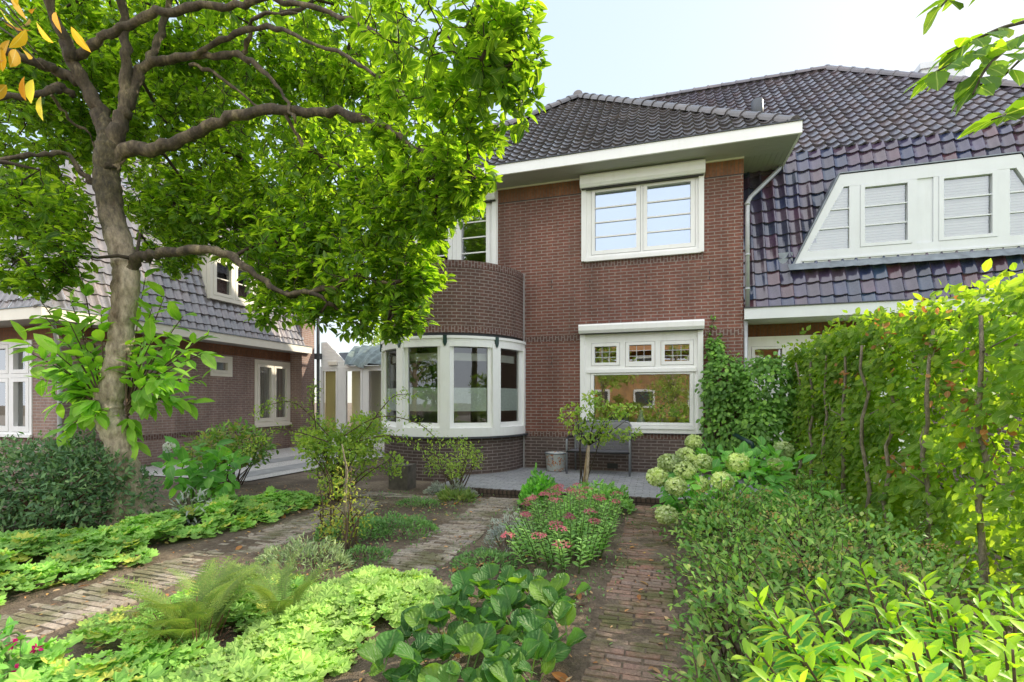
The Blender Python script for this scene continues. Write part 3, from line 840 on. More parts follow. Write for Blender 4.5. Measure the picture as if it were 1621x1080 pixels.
tile_plane('mansard_roof', H, (1.47, 9.40, 3.03), (1, 0, 0), (0, .78, 3.06), 7.0, 3.15, M['tile'], skip=lambda q: 4.0 < q[2] < 5.25 and abs(q[0] - 4.235) < 1.75 - (q[2] - 4.0) * .47, label='steep mansard of glossy blue and purple glazed tiles')
mb = MB(); mb.box(1.462, 8.5, 9.30, 9.34, 2.88, 3.07); mb.build('fascia', M['grey_paint'], H)
mb = MB(); mb.box(1.462, 8.5, 9.28, 9.42, 3.072, 3.09); mb.build('gutter', M['lead'], H)
mb = MB(); mb.box(1.462, 8.5, 9.342, 10.08, 2.885, 2.90); mb.build('soffit', M['grey_paint'], H)
RW = Frame((0, 10.08, 0), (1, 0, 0), (0, 0, 1), (0, -1, 0))
mb = MB(); RW.quad(mb, 1.46, 8.5, 2.655, 2.884, 0, True); mb.build('soldier_course', M['soldier_dark'], H)
mb = MB(); RW.quad(mb, 4.2, 8.5, -.05, 2.655, 0); mb.build('porch_wall', M['brick_low'], H)
window(H, RW, (1.62, 4.2, 0.0, 2.655), [((1.70, 2.28, 1.9, 2.47), (1.76, 2.22, 1.96, 2.42), []), ((2.4, 3.3, .1, 2.47), (2.6, 3.1, 1.3, 2.3), []), ((3.4, 4.1, 1.9, 2.47), (3.47, 4.03, 1.96, 2.42), [])], name='porch_door')
mb = MB(); mb.box(1.47, 8.4, 10.9, 10.95, 0, 2.8); mb.build('interior_wall', M['room'], H)
# rainwater pipe and roof vent
mb = MB()
mb.tube([(2.16, 9.96, 5.77), (2.14, 9.92, 5.70), (1.58, 9.44, 5.06), (1.525, 9.375, 4.95), (1.52, 9.365, 4.7), (1.52, 9.365, 3.09)], .038, 10)
mb.build('downpipe', M['pipe'], H, True)
mb = MB(); mb.tube([(1.50, 9.40, 2.87), (1.50, 9.40, .1)], .034, 10); mb.build('downpipe', M['pipe'], H, True)
mb = MB()
for z in (4.9, 4.0, 3.4): 
    mb = MB(); mb.tube([(1.52, 9.365, z), (1.52, 9.365, z + .04)], .046, 10); mb.build('pipe_clip', M['pipe'], H, True)
mb = MB(); mb.tube([(1.96, 10.95, 6.75), (1.96, 10.95, 7.30)], .075, 16); mb.tube([(1.96, 10.95, 7.22), (1.96, 10.95, 7.24), (1.96, 10.95, 7.58), (1.96, 10.95, 7.60)], [.09, .115, .115, .10], 16)
mb.build('vent_pipe', M['pipe_dark'], H, True)
mb = MB(); mb.box(6.35, 7.25, 14.6, 15.4, 7.5, 9.75); mb.box(6.3, 7.3, 14.55, 15.45, 9.752, 9.9); mb.build('chimney', M['grey_paint'], H)

# dormer
DF = Frame((0, 9.6, 0), (1, 0, 0), (0, 0, 1), (0, -1, 0))
def mir(poly): return [(8.47 - a, b) for a, b in reversed(poly)]
mb = MB()
prism(mb, DF, [(2.31, 3.85), (2.51, 4.06), (3.06, 5.12), (3.0, 5.33)][::-1][::-1], -.10, .02)
prism(mb, DF, mir([(2.31, 3.85), (2.51, 4.06), (3.06, 5.12), (3.0, 5.33)]), -.10, .02)
prism(mb, DF, [(2.31, 3.85), (6.16, 3.85), (5.96, 4.06), (2.51, 4.06)], -.10, .0205)
prism(mb, DF, [(3.06, 5.12), (5.41, 5.12), (5.47, 5.33), (3.0, 5.33)], -.10, .0205)
for a, b in ((3.14, 3.30), (4.04, 4.11), (4.33, 4.40), (5.17, 5.33)): DF.box(mb, a, b, 4.061, 5.119, -.08, .018)
DF.box(mb, 4.111, 4.329, 4.061, 5.119, -.08, -.005)
DF.box(mb, 2.42, 6.05, 3.885, 3.915, .021, .04)
dm = mb.build('dormer', M['grey_paint'], H, label='flat trapezoid dormer with pale grey frame')
for k, (s0, s1) in enumerate(((3.302, 4.038), (4.402, 5.168))):
    mb = MB(); DF.panel(mb, s0, s1, 4.065, 5.115, [(s0 + .065, s1 - .065, 4.12, 5.07)], -.05, .03)
    so = mb.build('sash', M['grey_paint'], dm)
    mb = MB(); DF.quad(mb, s0 + .06, s1 - .06, 4.11, 5.08, -.02); mb.build('pane', M['glass'], dm)
    for z in (4.43, 4.75):
        mb = MB(); DF.box(mb, s0 + .065, s1 - .065, z - .011, z + .011, -.04, .005); mb.build('glazing_bar', M['grey_paint'], dm)
    mb = MB()
    for q in range(22):
        z = 4.10 + q * .046; X0, X1 = s0 + .03, s1 - .03
        mb.face([(X0, 9.667, z), (X1, 9.667, z), (X1, 9.690, z + .044), (X0, 9.690, z + .044)]); mb.face([(X0, 9.690, z + .044), (X1, 9.690, z + .044), (X1, 9.667, z + .046), (X0, 9.667, z + .046)])
    mb.build('venetian_blind', M['slat'], dm)
tri = [(2.51, 4.06), (3.14, 4.06), (3.14, 5.12), (3.06, 5.12)]
for pl in (tri, mir(tri)):
    mb = MB(); mb.face([DF.p(a, b, -.02) for a, b in pl], pl); mb.build('pane', M['glass'], dm)
    xs = [p[0] for p in pl]; xi = 3.14 if min(xs) < 3 else 5.33
    for z in (4.43, 4.75):
        mb = MB(); e = 2.51 + (z - 4.06) / 1.06 * .55
        a, b = (e, 3.14) if xi < 4 else (5.33, 8.47 - e)
        DF.box(mb, a, b, z - .011, z + .011, -.04, .005); mb.build('glazing_bar', M['grey_paint'], dm)
    mb = MB()
    for q in range(23):
        z = 4.07 + q * .046; e = 2.49 + (z - 4.06) / 1.06 * .55
        X0, X1 = (e, 3.16) if xi < 4 else (5.31, 8.47 - e)
        mb.face([(X0, 9.667, z), (X1, 9.667, z), (X1, 9.690, z + .044), (X0, 9.690, z + .044)]); mb.face([(X0, 9.690, z + .044), (X1, 9.690, z + .044), (X1, 9.667, z + .046), (X0, 9.667, z + .046)])
    mb.build('venetian_blind', M['slat'], dm)
mb = MB()
mb.face([DF.p(a, b, -.3) for a, b in ((2.35, 3.87), (6.1, 3.87), (5.45, 5.3), (3.02, 5.3))]); mb.build('interior_wall', M['room'], dm)
mb = MB()
out_ = [(2.27, 3.84), (2.985, 5.365), (5.485, 5.365), (6.20, 3.84)]
for a, b in zip(out_[:-1], out_[1:]):
    mb.face([DF.p(*a, .035), DF.p(*b, .035), DF.p(*b, -1.0), DF.p(*a, -1.0)]); i = [(a[0] * .99 + 4.235 * .01, a[1] - .018), (b[0] * .99 + 4.235 * .01, b[1] - .018)]
    mb.face([DF.p(*i[0], .035), DF.p(*i[1], .035), DF.p(*b, .035), DF.p(*a, .035)])
DF.box(mb, 2.06, 2.29, 3.66, 4.08, -.14, -.02)
mb.build('dormer_flashing', M['zinc'], dm)
mb = MB(); n = 40
for i in range(n):
    a = 2.2 + 4.2 * i / n; b = 2.2 + 4.2 * (i + 1) / n
    w = lambda x: .02 * math.sin(x * 2 * PI / .2)
    mb.face([(a, 9.44 + w(a), 3.72), (b, 9.44 + w(b), 3.72), (b, 9.575, 3.86), (a, 9.575, 3.86)])
mb.build('lead_apron', M['zinc'], dm, True)

# ------------------------------------------------------------------ neighbour house
N = thing('neighbour_house', 'pinkish brick neighbouring house with steep grey tiled roof behind the big tree', 'house', (-12.5, 9, 0))
NS = Frame((-10.75, 0, 0), (0, 1, 0), (0, 0, 1), (1, 0, 0))
NF = Frame((0, 6.3, 0), (1, 0, 0), (0, 0, 1), (0, -1, 0))
nh = [(9.47, 10.12, 2.07, 2.6), (10.87, 12.22, .70, 2.6)]
fh = [(-13.6, -11.55, .74, 2.62)]
mb = MB()
NS.panel(mb, 6.3, 12.3, .7, 2.9, nh, -.15, 0, outer=False)
NF.panel(mb, -18, -10.75, .7, 2.9, fh, -.15, 0, outer=False)
mb.build('wall', M['nb_brick'], N)
mb = MB()
NS.panel(mb, 6.3, 12.3, -.05, .70, [], -.15, 0, outer=False); NF.panel(mb, -18, -10.75, -.05, .70, [], -.15, 0, outer=False)
mb.build('plinth', M['nb_brick'], N)
course(N, NS, 6.3, 10.86, .58, .70, M['rollock']); course(N, NF, -18, -10.747, .62, .735, M['rollock'])
course(N, NS, 6.3, 12.24, 2.64, 2.895, M['soldier'], 'soldier_course'); course(N, NF, -18, -10.745, 2.64, 2.895, M['soldier'], 'soldier_course')
window(N, NS, (9.47, 10.12, 2.07, 2.6), [((9.53, 10.06, 2.15, 2.55), (9.62, 9.97, 2.23, 2.43), [])], mat=M['cream'])
window(N, NS, (10.87, 12.22, .70, 2.6), [((10.95, 11.54, .84, 2.5), (11.04, 11.46, .95, 2.40), []), ((11.57, 12.16, .84, 2.5), (11.65, 12.07, .95, 2.40), [])], sill=(.70, .78), mat=M['cream'])
mb = MB()
for k in range(26):
    y = 10.95 + k * .05; NS.quad(mb, y, y + .05, .8, 2.5, -.16 - .02 * (k % 2))
mb.build('curtain', M['curtain'], N)
window(N, NF, (-13.6, -11.55, .74, 2.62), [((-13.5, -12.98, 1.98, 2.56), (-13.42, -13.06, 2.06, 2.48), []), ((-12.9, -12.22, 1.98, 2.56), (-12.82, -12.30, 2.06, 2.48), []), ((-12.15, -11.62, 1.98, 2.56), (-12.07, -11.72, 2.06, 2.48), []),
        ((-13.5, -12.98, .84, 1.9), (-13.42, -13.06, .95, 1.82), []), ((-12.9, -12.22, .84, 1.9), (-12.82, -12.30, .95, 1.82), []), ((-12.15, -11.62, .84, 1.9), (-12.07, -11.72, .95, 1.82), [])], sill=(.74, .8))
mb = MB(); NF.quad(mb, -13.6, -11.5, .7, 2.7, -.5); mb.build('interior_wall', M['room'], N)
mb = MB(); NS.quad(mb, 9.4, 10.2, 2.0, 2.7, -.4); mb.build('interior_wall', M['room'], N)
# eaves
mb = MB(); mb.box(-10.24, -10.20, 5.69, 12.54, 2.89, 3.09); mb.box(-18, -10.242, 5.69, 5.73, 2.89, 3.09)
mb.build('fascia', M['cream'], N)
mb = MB(); mb.box(-10.33, -10.18, 5.67, 12.54, 3.092, 3.11); mb.box(-18, -10.332, 5.67, 5.82, 3.092, 3.11); mb.build('gutter', M['zinc'], N)
mb = MB(); mb.box(-10.75, -10.242, 5.732, 12.54, 2.897, 2.91); mb.box(-18, -10.752, 5.732, 6.29, 2.897, 2.91); mb.build('soffit', M['soffit'], N)
# roof
tile_plane('roof', N, (-10.27, 5.70, 3.06), (0, 1, 0), (-.95, 0, 3.1), 6.6, 3.25, M['tile_nb'], clips=(((-10.25, 5.72, 0), (-.7071, -.7071, 0)),))
tile_plane('roof', N, (-18, 5.76, 3.06), (1, 0, 0), (0, .95, 3.1), 7.75, 3.25, M['tile_nb'], clips=(((-10.25, 5.72, 0), (.7071, .7071, 0)),))
tile_plane('roof', N, (-11.22, 6.6, 6.15), (0, 1, 0), (-1, 0, .8), 5.8, 4.2, M['tile_nb'], clips=(((-11.2, 6.67, 0), (-.7071, -.7071, 0)),))
tile_plane('roof', N, (-18, 6.69, 6.15), (1, 0, 0), (0, 1, .8), 6.9, 4.2, M['tile_nb'], clips=(((-11.2, 6.67, 0), (.7071, .7071, 0)),))
ridge_caps('ridge_tile', N, (-10.28, 5.75, 3.12), (-11.2, 6.67, 6.17), M['tile_nb'])
ridge_caps('ridge_tile', N, (-11.2, 6.67, 6.19), (-14.4, 9.87, 8.75), M['tile_nb'])
# gable pier with verge board and pipe
P3 = MB()
for fr, a, b, zs in ((Frame((0, 12.24, 0), (1, 0, 0), (0, 0, 1), (0, -1, 0)), -10.9, -10.32, (-.05, 5.4)), (Frame((-10.32, 0, 0), (0, 1, 0), (0, 0, 1), (1, 0, 0)), 12.24, 12.80, (-.05, 5.4)),
                     (Frame((0, 12.8, 0), (-1, 0, 0), (0, 0, 1), (0, 1, 0)), 10.32, 17, (-.05, 6.4)), (Frame((0, 12.24, 0), (1, 0, 0), (0, 0, 1), (0, -1, 0)), -17, -10.9, (3, 6.4))):
    fr.quad(P3, a, b, zs[0], zs[1], 0)
P3.face([(-10.9, 12.24, 5.4), (-10.32, 12.24, 5.4), (-10.32, 12.8, 5.4), (-10.9, 12.8, 5.4)])
P3.build('gable_pier', M['nb_brick'], N)
mb = MB(); mb.hexa([(x + o, y, z) for z, o in ((3.12, 0), (6.2, -.95)) for y in (12.17, 12.235) for x in (-10.42, -10.30)]); mb.build('verge_board', M['white'], N)
mb = MB(); mb.tube([(-10.28, 12.92, 0), (-10.28, 12.92, 5.0)], .05, 10); mb.box(-10.38, -10.18, 12.84, 13.0, 2.75, 2.93); mb.build('downpipe', M['pipe_dark'], N)
mb = MB(); mb.tube([(-10.62, 6.2, 0), (-10.62, 6.2, 2.3), (-10.45, 6.0, 2.88)], .035, 10); mb.build('downpipe', M['pipe'], N, label='pale rust flecked rainwater pipe at the house corner')
# side dormer
ND = Frame((-10.45, 0, 0), (0, 1, 0), (0, 0, 1), (1, 0, 0))
dw = window(N, ND, (9.2, 11.2, 3.95, 5.05), [((9.28, 9.88, 4.05, 4.97), (9.37, 9.8, 4.13, 4.88), [4.5]), ((9.92, 10.5, 4.05, 4.97), (10.0, 10.42, 4.13, 4.88), [4.5]), ((10.54, 11.12, 4.05, 4.97), (10.63, 11.04, 4.13, 4.88), [4.5])], name='dormer', mat=M['cream'])
mb = MB(); mb.box(-11.6, -10.36, 9.1, 11.3, 5.055, 5.16); mb.build('dormer_roof', M['cream'], dw)
mb = MB(); mb.box(-11.3, -10.56, 9.2, 9.24, 3.95, 5.05); mb.box(-11.3, -10.56, 11.16, 11.2, 3.95, 5.05); mb.box(-11.3, -11.25, 9.24, 11.16, 3.95, 5.05); mb.build('dormer_cheek', M['cream'], dw)

# ------------------------------------------------------------------ white glazed annex and its tarp
A = thing('glazed_annex', 'white timber annex with tall glass panels between the two houses', 'annex', (-8.2, 13.5, 0))
AF = Frame((0, 13.0, 0), (1, 0, 0), (0, 0, 1), (0, -1, 0))
lv = [((-10.2, -9.6, .3, 2.44), (-10.14, -9.67, .4, 2.37), []), ((-9.38, -8.7, .3, 2.44), (-9.30, -8.78, .4, 2.36), []), ((-8.56, -7.95, .3, 2.44), (-8.48, -8.03, .4, 2.36), []), ((-7.8, -7.1, .3, 2.44), (-7.7, -7.2, .4, 2.36), [])]
window(A, AF, (-10.25, -5.7, 0, 2.52), lv, name='glazed_front', glass=M['glass_clear'])
mb = MB(); mb.box(-10.2, -9.5, 13.16, 13.2, .1, 2.5); mb.build('interior_wall', M['yellow_wall'], A)
mb = MB(); mb.box(-9.45, -6.2, 13.5, 13.55, 0, 2.5); mb.build('interior_wall', M['cream'], A)
mb = MB(); mb.box(-10.2, -6.2, 13.1, 15.0, -.02, .03); mb.build('floor', M['cream'], A)
mb = MB()
for k in range(7):
    z = 2.525 + k * .11; e = lambda q: -9.2 - 1.05 * (q - 2.525); prism(mb, AF, [(-10.22, z), (e(z), z), (e(z + .105), z + .105), (-10.22, z + .105)], -.03, .012 + .003 * (k % 2))
mb.build('clapboard_gable', M['white'], A)
mb = MB(); mb.face([(-10.2, 13.02, 2.53), (-5.7, 13.02, 2.53), (-5.7, 13.9, 3.05), (-10.2, 13.9, 3.05)]); mb.build('roof', M['lead'], A)
mb = MB(); mb.box(-9.9, -9.6, 12.9, 12.98, 2.56, 2.66); mb.build('wall_lamp', M['cream'], A)
# tarp: folded sheet draped over the lean-to
nx, ny = 130, 14; V = []; F = []
for j in range(ny + 1):
    for i in range(nx + 1):
        s, t = i / nx, j / ny
        x = -9.95 + 4.3 * s + .75 * (1 - t) * (1 - s) ** 3; y = 12.86 + 1.55 * t; z = 2.47 + .80 * t ** .8
        f = .06 * math.sin(44 * s + 2 * t + 2 * math.sin(9 * s)) + .035 * math.sin(97 * s - 2 * t + 1) + .02 * math.sin(23 * s + 5 * t)
        y -= f * 1.2 + .05; z += f * .25 + (.05 * math.sin(21 * s) if j == 0 else 0) + .04
        V.append((x, y, z))
for j in range(ny):
    for i in range(nx):
        a = j * (nx + 1) + i; F.append((a, a + 1, a + nx + 2, a + nx + 1))
tm = MB(); tm.v = V; tm.f = F; tm.uv = [[(0, 0)] * 4] * len(F)
M['tarp'] = plain('grey_green_tarpaulin', (.15, .19, .175), .38, .35, 5, bumps=.4)
tp = tm.build('tarpaulin', M['tarp'], None, True); tag(tp, 'crumpled grey green tarpaulin draped over the annex roof', 'tarpaulin')

# ------------------------------------------------------------------ things by the wall
M['steel'] = plain('grey_coated_steel', (.24, .25, .27), .35, .08, 12, .4, .1)
def mesh_fabric():
    m, nt, out = new_mat('bench_mesh_fabric')
    p = node(nt, 'ShaderNodeBsdfPrincipled', None, Base_Color=(.17, .17, .19), Roughness=.7)
    t = node(nt, 'ShaderNodeBsdfTransparent', None, Color=(1, 1, 1))
    mx = node(nt, 'ShaderNodeMixShader', None, Fac=.62, i1=t.outputs[0], i2=p.outputs[0])
    nt.links.new(mx.outputs[0], out.inputs['Surface']); return m
M['mesh'] = mesh_fabric()
B = thing('garden_bench', 'grey steel garden bench with dark mesh seat and back under the window', 'bench', (-1.03, 9.15, .11))
xl, xr = -1.60, -.47
mb = MB()
mb.tube([(xl + .09, 9.31, .11), (xl + .09, 9.26, .5), (xl + .09, 9.30, 1.0), (xl + .13, 9.305, 1.05), (xl + .2, 9.31, 1.065), (xr - .12, 9.31, 1.065), (xr - .05, 9.305, 1.05), (xr - .01, 9.30, 1.0), (xr - .01, 9.26, .5), (xr - .01, 9.31, .11)], .017, 8)
mb.build('back_frame', M['steel'], B, True)
mb = MB(); mb.face([(xl + .10, 9.262, .52), (xr - .02, 9.262, .52), (xr - .02, 9.303, 1.05), (xl + .10, 9.303, 1.05)]); mb.build('backrest', M['mesh'], B)
mb = MB(); mb.box(xl + .02, xr - .02, 8.84, 9.25, .515, .53); mb.build('seat', M['mesh'], B)
mb = MB(); mb.tube([(xl, 8.83, .52), (xr, 8.83, .52)], .017, 8); mb.tube([(xl + .05, 9.26, .52), (xr - .02, 9.26, .52)], .014, 8); mb.build('seat_rail', M['black'], B, True)
for x in (xl, xr):
    mb = MB(); mb.tube([(x, 8.83, .11), (x, 8.84, .72), (x, 8.86, .755)], .020, 8); mb.build('leg', M['steel'], B, True)
    mb = MB(); mb.tube([(x, 8.84, .745), (x, 9.0, .775), (x + .03, 9.26, .77)], .022, 8); mb.build('armrest', M['black'], B, True)

# enamel bucket with painted sea creature
def bucket_mat():
    m, nt, out = new_mat('painted_enamel')
    g = nt.nodes.new('ShaderNodeNewGeometry').outputs['Position']
    n1 = pos_noise(nt, 14, 3); n2 = pos_noise(nt, 22, 4)
    c = ramp(nt, n1, [(.36, (.50, .52, .52)), (.48, (.50, .52, .52)), (.52, (.45, .14, .04)), (.58, (.62, .58, .45)), (.64, (.05, .09, .32)), (.72, (.12, .35, .38))], 'CONSTANT')
    c = mixc(nt, ramp(nt, n2, [(.45, (0, 0, 0)), (.5, (1, 1, 1))]), (.50, .53, .53), c)
    principled(nt, out, Base_Color=c, Roughness=.3); return m
K = thing('enamel_bucket', 'pale enamel bucket with orange and blue painting beside the bench', 'bucket', (-1.86, 9.12, .11))
mb = MB(); mb.lathe(-1.86, 9.13, [(.0, .115), (.165, .115), (.175, .13), (.20, .44), (.21, .455), (.205, .462), (.19, .45), (.165, .14), (0, .14)], 28); mb.build('body', bucket_mat(), K, True)
mb = MB(); mb.lathe(-1.86, 9.13, [(.203, .44), (.216, .448), (.216, .462), (.203, .468)], 28); mb.build('rim', M['zinc'], K, True)

# things on the sill behind the glass
v = MB(); v.lathe(-.30, 9.62, [(0, 1.032), (.085, 1.032), (.08, 1.06), (.045, 1.16), (.028, 1.21), (.035, 1.24), (.03, 1.27), (.012, 1.29), (0, 1.292)], 20)
vo = v.build('vase', plain('pale_blue_ceramic', (.45, .52, .60), .25, .1, 5), None, True); tag(vo, 'pale blue bottle shaped vase on the window sill inside', 'vase')
PP = thing('potted_plant', 'leafy houseplant in a yellow pot on the window sill', 'plant pot', (.26, 9.62, 1.03))
mb = MB(); mb.lathe(.26, 9.62, [(0, 1.032), (.055, 1.032), (.075, 1.13), (.078, 1.15), (.06, 1.15)], 20); mb.build('pot', plain('yellow_ceramic', (.80, .62, .03), .3, .05, 5), PP, True)
M['house_leaf'] = leaf_mat('houseplant_leaf', [(.05, .13, .03), (.08, .20, .04), (.12, .26, .06)], (.9, 1.1, .4), .3)
n = 60; d = unit(np.column_stack([rng.normal(size=n), rng.normal(size=n) * .6, .5 + rng.random(n)]))
cloud('foliage', LEAF, np.array((.26, 9.62, 1.14)) + d * .09 * rng.random((n, 1)), d, rdir(n) + (0, 0, 1), .11 + .07 * rng.random(n), M['house_leaf'], PP)
TP = thing('twisted_houseplant', 'thin dark stemmed houseplant behind the vase inside the window', 'houseplant', (0, 9.72, 1.03))
mb = MB()
for k in range(5):
    a = rng.random() * 6.28; p = [np.array((.02, 9.74, 1.03))]
    for q in range(7): p.append(p[-1] + np.array((.045 * math.cos(a + q * .5 * (1 if k % 2 else -1)) - .02 * (k - 2), .02 * math.sin(a), .085)))
    mb.tube(p, np.linspace(.014, .005, 8), 6)
mb.build('stem', M['pipe_dark'], TP, True)
n = 50; cloud('foliage', LEAF, np.column_stack([rng.normal(size=n) * .12, 9.74 + rng.normal(size=n) * .05, 1.3 + .35 * rng.random(n)]), rdir(n), rdir(n) + (0, 0, 1), .08, M['house_leaf'], TP)
mb = MB(); mb.box(-.95, -.55, 9.95, 9.98, .9, 1.22); po = mb.build('chair_back', M['pipe_dark'], None); tag(po, 'dark chair back inside the room behind the window', 'chair')
mb = MB()
for x, z in ((-.93, .3), (-.57, .3)): mb.box(x - .02, x + .02, 9.985, 10.02, z, 1.2)
mb.box(-.96, -.54, 9.985, 10.4, .72, .76); mb.build('chair_frame', M['pipe_dark'], po)

# stone block beside the bay, green bracket in the climber
mb = MB(); q = [(-4.22, 7.02), (-3.86, 7.02), (-3.86, 7.32), (-4.22, 7.32)]
mb.hexa([(x + dx, y, z) for z, dx in ((-.05, 0), (.40, .01)) for y in (7.02, 7.32) for x in (-4.22, -3.88)])
so = mb.build('stone_block', plain('weathered_concrete', (.12, .105, .09), .9, .45, 6, bumps=.6)); tag(so, 'weathered brown concrete block standing in front of the bay', 'stone block')
bv = so.modifiers.new('bevel', 'BEVEL'); bv.width = .012; bv.segments = 2
mb = MB(); a = site(1162, 688, 8.0); b = site(1190, 702, 7.6); c = site(1195, 713, 7.6); e = site(1195, 745, 7.6)
mb.tube([a, b, c], [.035, .035, .03], 8); mb.tube([c, (c[0], c[1], .0)], .02, 8)
go_ = mb.build('water_pump', M['green_metal'], None, True); tag(go_, 'dark green metal pump handle poking out of the climber', 'pump handle')

# ------------------------------------------------------------------ far surroundings
M['far_leaf'] = leaf_mat('far_tree_leaf', [(.10, .15, .035), (.15, .20, .05), (.20, .24, .07), (.08, .12, .03)], (1.2, 1.3, .5), .4, veinamt=0)
M['bark_far'] = bark_mat('pale_far_bark', (.12, .09, .07), (.25, .21, .17), (.35, .31, .26))
def tree(name, label, x, y, h, r, n, leaf=.22, mat=None, trunk_h=.35, group=None, tr=.16):
    t = thing(name, label, 'tree', (x, y, 0), group)
    mb = MB(); mb.tube([(x, y, -.1), (x + .1, y, h * .3), (x - .05, y + .1, h * .6), (x, y, h * .9)], [tr, tr * .8, tr * .5, .03], 8)
    bl = []
    for k in range(12):
        a = rng.random() * 6.28; q = rng.random(); z = h * (trunk_h + (1 - trunk_h) * (.15 + .75 * q)); rr = r * (.75 - .5 * q) * (.5 + .5 * rng.random())
        c = np.array((x + rr * math.cos(a), y + rr * math.sin(a), z)); s = r * (.32 + .25 * rng.random())
        bl.append((*c, s, s, s * .8)); mb.tube([(x, y, z * .6), (np.array((x, y, z * .7)) + c) / 2, c], [tr * .4, tr * .25, .02], 6)
    mb.build('trunk', M['bark_far'], t, True)
    p, u = blob_points(bl, n, .3)
    cloud('crown', LEAF_SMALL, p, u * .5 + rdir(n), rdir(n) + (0, 0, .8), leaf * (.7 + .6 * rng.random(n)), mat or M['far_leaf'], t)
    return t
tree('garden_tree', 'pale green tree seen over the annex between the houses', -13.3, 23.5, 7.5, 2.8, 5000)
tree('birch_tree', 'pale trunked tree rising behind the tarpaulin', -11.6, 21.0, 9, 1.6, 1600, trunk_h=.55, tr=.17)
tree('garden_tree', 'yellow green tree behind the gap, right of the pale trunk', -8.6, 26, 7, 2.6, 4000)
# houses and trees across the street, seen only as reflections in the panes
R = thing('street_house', 'orange brick house across the street mirrored in the window panes', 'house', (0, -22, 0))
mb = MB(); mb.box(-14, 10, -28, -21, 0, 4.6); mb.build('wall', brick('orange_brick', (.50, .24, .10), (.42, .20, .09), (.4, .34, .28)), R)
mb = MB(); mb.face([(-14.3, -20.6, 5.3), (-14.3, -24.5, 9.4), (10.3, -24.5, 9.4), (10.3, -20.6, 5.3)]); mb.face([(-14.3, -28.4, 5.3), (10.3, -28.4, 5.3), (10.3, -24.5, 9.4), (-14.3, -24.5, 9.4)]); mb.build('roof', plain('orange_roof', (.50, .24, .11), .8, .2, 4), R)
for x in (-12, -8.5, -4.5, -1, 3, 7):
    for z in (.8, 3.4):
        mb = MB(); mb.box(x - .8, x + .8, -20.99, -20.94, z, z + 1.5); w = mb.build('window', M['white'], R)
        mb = MB(); mb.box(x - .65, x + .65, -20.939, -20.935, z + .15, z + 1.35); mb.build('pane', M['lead'], w)
SH = thing('reflection_hedge', 'dark hedge added unseen behind the viewpoint to darken reflections low in the panes', 'hedge', (-1, -3.2, 0))  # unseen hedge, added to darken the lower half of the window reflections
n = 5000; cloud('foliage', LEAF_ROUND, np.column_stack([-9 + 17 * rng.random(n), -3.2 + .3 * rng.normal(size=n), 1.25 * rng.random(n)]), rdir(n), rdir(n) + (0, .4, .5), .16, M['far_leaf'], SH)
mb = MB()
for k in range(24): mb.tube([(-8.8 + .7 * k, -3.2, 0), (-8.75 + .7 * k, -3.2, 1.0)], [.02, .01], 5)
mb.build('stem', M['bark_far'], SH, True)
for k, (x, y, h) in enumerate(((-6, -9, 8), (12, -12, 7.5), (-9, -10, 8), (-3.5, -13, 7), (4.5, -11, 8.5), (9.5, -9, 7), (-15, -9, 8))):
    tree('street_tree', 'leafy street tree mirrored in the house windows', x, y, h, 2.6, 2200, .3, None, .3, group='trees along the street opposite')

tree('ornamental_tree', 'low branched ornamental tree mirrored in the right half of the pane', .75, -8, 5, 1.5, 1800, .16, None, .12)

# ------------------------------------------------------------------ leaf materials
M['mag'] = leaf_mat('magnolia_leaf', [(0.0266, 0.0562, 0.0111), (0.036, 0.0703, 0.0141), (0.0213, 0.045, 0.0096), (0.0493, 0.0858, 0.0155), (0.0313, 0.0618, 0.0118), (0.0413, 0.0738, 0.0155), (0.0586, 0.0928, 0.0163), (0.0253, 0.0506, 0.0118), (0.02, 0.0422, 0.0111)], (4.3, 3.9, .6), .5, .36)
M['mag_young'] = leaf_mat('magnolia_sucker_leaf', [(.085, .175, .028), (.12, .215, .034), (.07, .15, .026), (.15, .25, .04)], (1.4, 1.5, .4), .45, .42)
M['autumn'] = leaf_mat('yellowing_leaf', [(.40, .26, .03), (.46, .36, .04), (.30, .14, .03), (.30, .30, .05)], (1.5, 1.2, .5), .5, .5)
M['hedge'] = leaf_mat('hornbeam_leaf', [(0.0555, 0.0962, 0.0163), (0.074, 0.1221, 0.0207), (0.0407, 0.0777, 0.0148), (0.0962, 0.1406, 0.0237), (0.0629, 0.111, 0.0185), (0.0851, 0.1332, 0.0222), (0.111, 0.148, 0.0259), (0.0518, 0.0888, 0.0163), (0.074, 0.1184, 0.0222), (0.0444, 0.0888, 0.0163)], (2.2, 2.1, .42), .5, .5)
M['brown_leaf'] = leaf_mat('dry_brown_leaf', [(.20, .085, .03), (.28, .14, .06), (.14, .06, .025), (.30, .19, .09)], (1.3, 1.0, .6), .35, .7)
M['climber'] = leaf_mat('climber_leaf', [(0.044, 0.1, 0.0208), (0.064, 0.136, 0.0272), (0.036, 0.08, 0.0192), (0.104, 0.192, 0.036)], (1.2, 1.4, .4), .3, .35)
M['cranes'] = leaf_mat('groundcover_leaf', [(0.108, 0.2025, 0.0495), (0.135, 0.234, 0.0585), (0.0855, 0.1665, 0.0405), (0.162, 0.261, 0.0675), (0.1215, 0.216, 0.054), (0.099, 0.189, 0.045), (0.126, 0.225, 0.054), (0.225, 0.234, 0.054)], (1.2, 1.3, .5), .3, .6, veinamt=0)
M['lime'] = leaf_mat('lime_groundcover_leaf', [(0.1408, 0.227, 0.0594), (0.176, 0.2611, 0.0752), (0.1126, 0.1968, 0.0475), (0.2042, 0.28, 0.095), (0.1549, 0.2346, 0.0634)], (1.2, 1.2, .5), .3, .6, veinamt=0)
